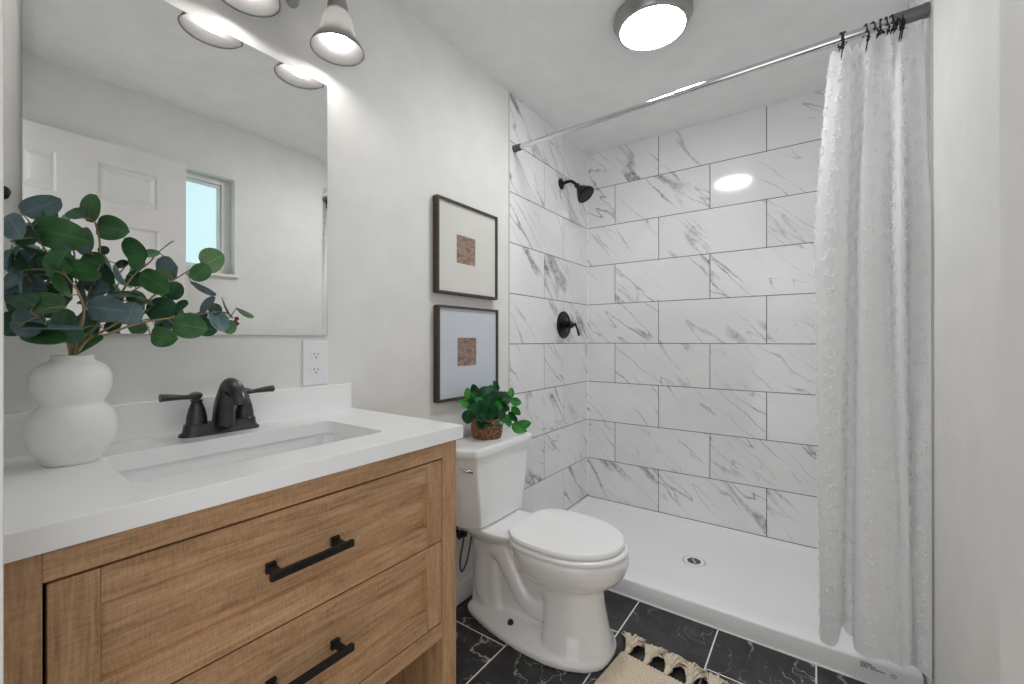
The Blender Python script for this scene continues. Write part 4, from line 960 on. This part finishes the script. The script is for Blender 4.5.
# leaves facing the room, placed on the near side
for (u, v, x, Ln, Wd, ang, mat) in [(468, 394, .10, 13, 8, 95, 'leaf_bright'), (464, 403, .12, 13, 7, 150, 'leaf_bright'), (468, 417, .15, 16, 13, -100, 'leaf_deep'), (482, 408, .17, 17, 14, -70, 'leaf_deep'), (492, 411, .17, 15, 13, -120, 'leaf_deep'), (497, 397, .14, 20, 13, 20, 'leaf_deep'), (483, 393, .12, 16, 12, 60, 'leaf_deep'), (476, 398, .14, 15, 11, 110, 'leaf_deep'),
    (511, 393, .14, 12, 7, 85, 'leaf_bright'), (516, 402, .15, 12, 9, -10, 'leaf_bright'), (516, 411, .16, 13, 8, -45, 'leaf_bright'), (508, 421, .17, 14, 8, -80, 'leaf_bright'), (513, 417, .17, 14, 7, -50, 'leaf_deep'), (519, 428, .195, 17, 12, -25, 'leaf_bright'), (524, 424, .20, 15, 11, 10, 'leaf_bright'), (504, 407, .15, 13, 10, -30, 'leaf_deep'), (474, 410, .16, 16, 13, -110, 'leaf_deep'), (488, 401, .165, 16, 14, -95, 'leaf_deep'), (500, 413, .16, 14, 12, -50, 'leaf_deep'), (478, 403, .15, 15, 12, 170, 'leaf_bright'), (490, 392, .12, 15, 12, 80, 'leaf_deep'), (505, 400, .13, 14, 11, 10, 'leaf_deep'), (470, 404, .13, 14, 11, 180, 'leaf_deep'), (485, 414, .172, 13, 12, -90, 'leaf_deep'), (496, 405, .17, 15, 12, -30, 'leaf_bright'), (475, 390, .10, 13, 10, 110, 'leaf_deep'), (496, 386, .09, 12, 6, 110, 'leaf_deep'), (503, 396, .12, 13, 9, 35, 'leaf_deep')]:
    c = onx(u, v, x); ppm = F/((c-CAM).dot(-BK)); a = math.radians(ang)
    A = (RT*math.cos(a)+UPV*math.sin(a)+BK*rp.uniform(-.2, .35)).normalized(); B = (-RT*math.sin(a)+UPV*math.cos(a)+BK*rp.uniform(-.4, .4)); B = (B-A*B.dot(A)).normalized()
    if A.cross(B).dot(BK) < 0: B = -B
    base = c-A*Ln/ppm/2; leaf(mb, base, A, B, Ln/ppm, Wd/ppm, mat, cup=.2, bend=.1, shape=.85, nl=7)
    st_.tube([c0+Vector((.01, 0, -.008)), (c0+base)/2+Vector((0, 0, .012)), base], .0012, 'leaf_bright', 5)
mb.build('foliage', pp, smooth=True, recalc=False); st_.build('stalks', pp, smooth=True)

# ================================================================ RUG
rug = thing('tasselled_rug', (1.0, 1.2, 0), 'cream woven rug with thick tassels on the black tiles by the toilet', 'rug')
ra = math.radians(-6.0); RC = Vector((.702, 1.540, 0)); ru = Vector((math.cos(ra), math.sin(ra), 0)); rv = Vector((math.sin(ra), -math.cos(ra), 0))
RWd, RLn = .56, .92
mb = MB(); NU, NV = 90, 140
def rz(i, j): return .009+.0018*(1 if (i+j) % 2 else -1)+.001*math.sin(j*.7)
base_i = []
for j in range(NV+1):
    for i in range(NU+1):
        p = RC+ru*(RWd*i/NU)+rv*(RLn*j/NV)+Vector((0, 0, rz(i, j) if 0 < i < NU and 0 < j < NV else .001)); mb.v.append(tuple(p))
for j in range(NV):
    for i in range(NU):
        a = j*(NU+1)+i; mb.face((a, a+1, a+NU+2, a+NU+1), 'rug')
mb.build('woven_field', rug, recalc=False)
rt = random.Random(4)
for k in range(8):
    u0 = .022+k*.0745; c = RC+ru*u0+Vector((0, 0, .011)); d = (-rv+ru*rt.uniform(-.25, .15)).normalized(); e = ru
    mb = MB(); knot = c-rv*.012; mb.tube([c+rv*.01, knot, knot+d*.012], [.006, .011, .015], 'rug', 10)
    for q in range(64):
        sa = rt.uniform(-.6, .6); ln = rt.uniform(.055, .094); dz = rt.uniform(.0, .030)
        dd_ = (d*math.cos(sa)+e*math.sin(sa)).normalized(); s0 = knot+d*.006+e*rt.uniform(-.008, .008)+Vector((0, 0, rt.uniform(-.004, .008)))
        m1 = s0+dd_*ln*.45+e*rt.uniform(-.006, .006)+Vector((0, 0, dz)); m2 = s0+dd_*ln+e*rt.uniform(-.01, .01); m2.z = rt.uniform(.003, .014)
        mb.tube([s0, (s0+m1)/2+Vector((0, 0, .002)), m1, (m1+m2)/2, m2], [.0030, .0038, .0040, .0034, .0012], 'rug', 5)
    mb.build('tassel', rug, smooth=True)
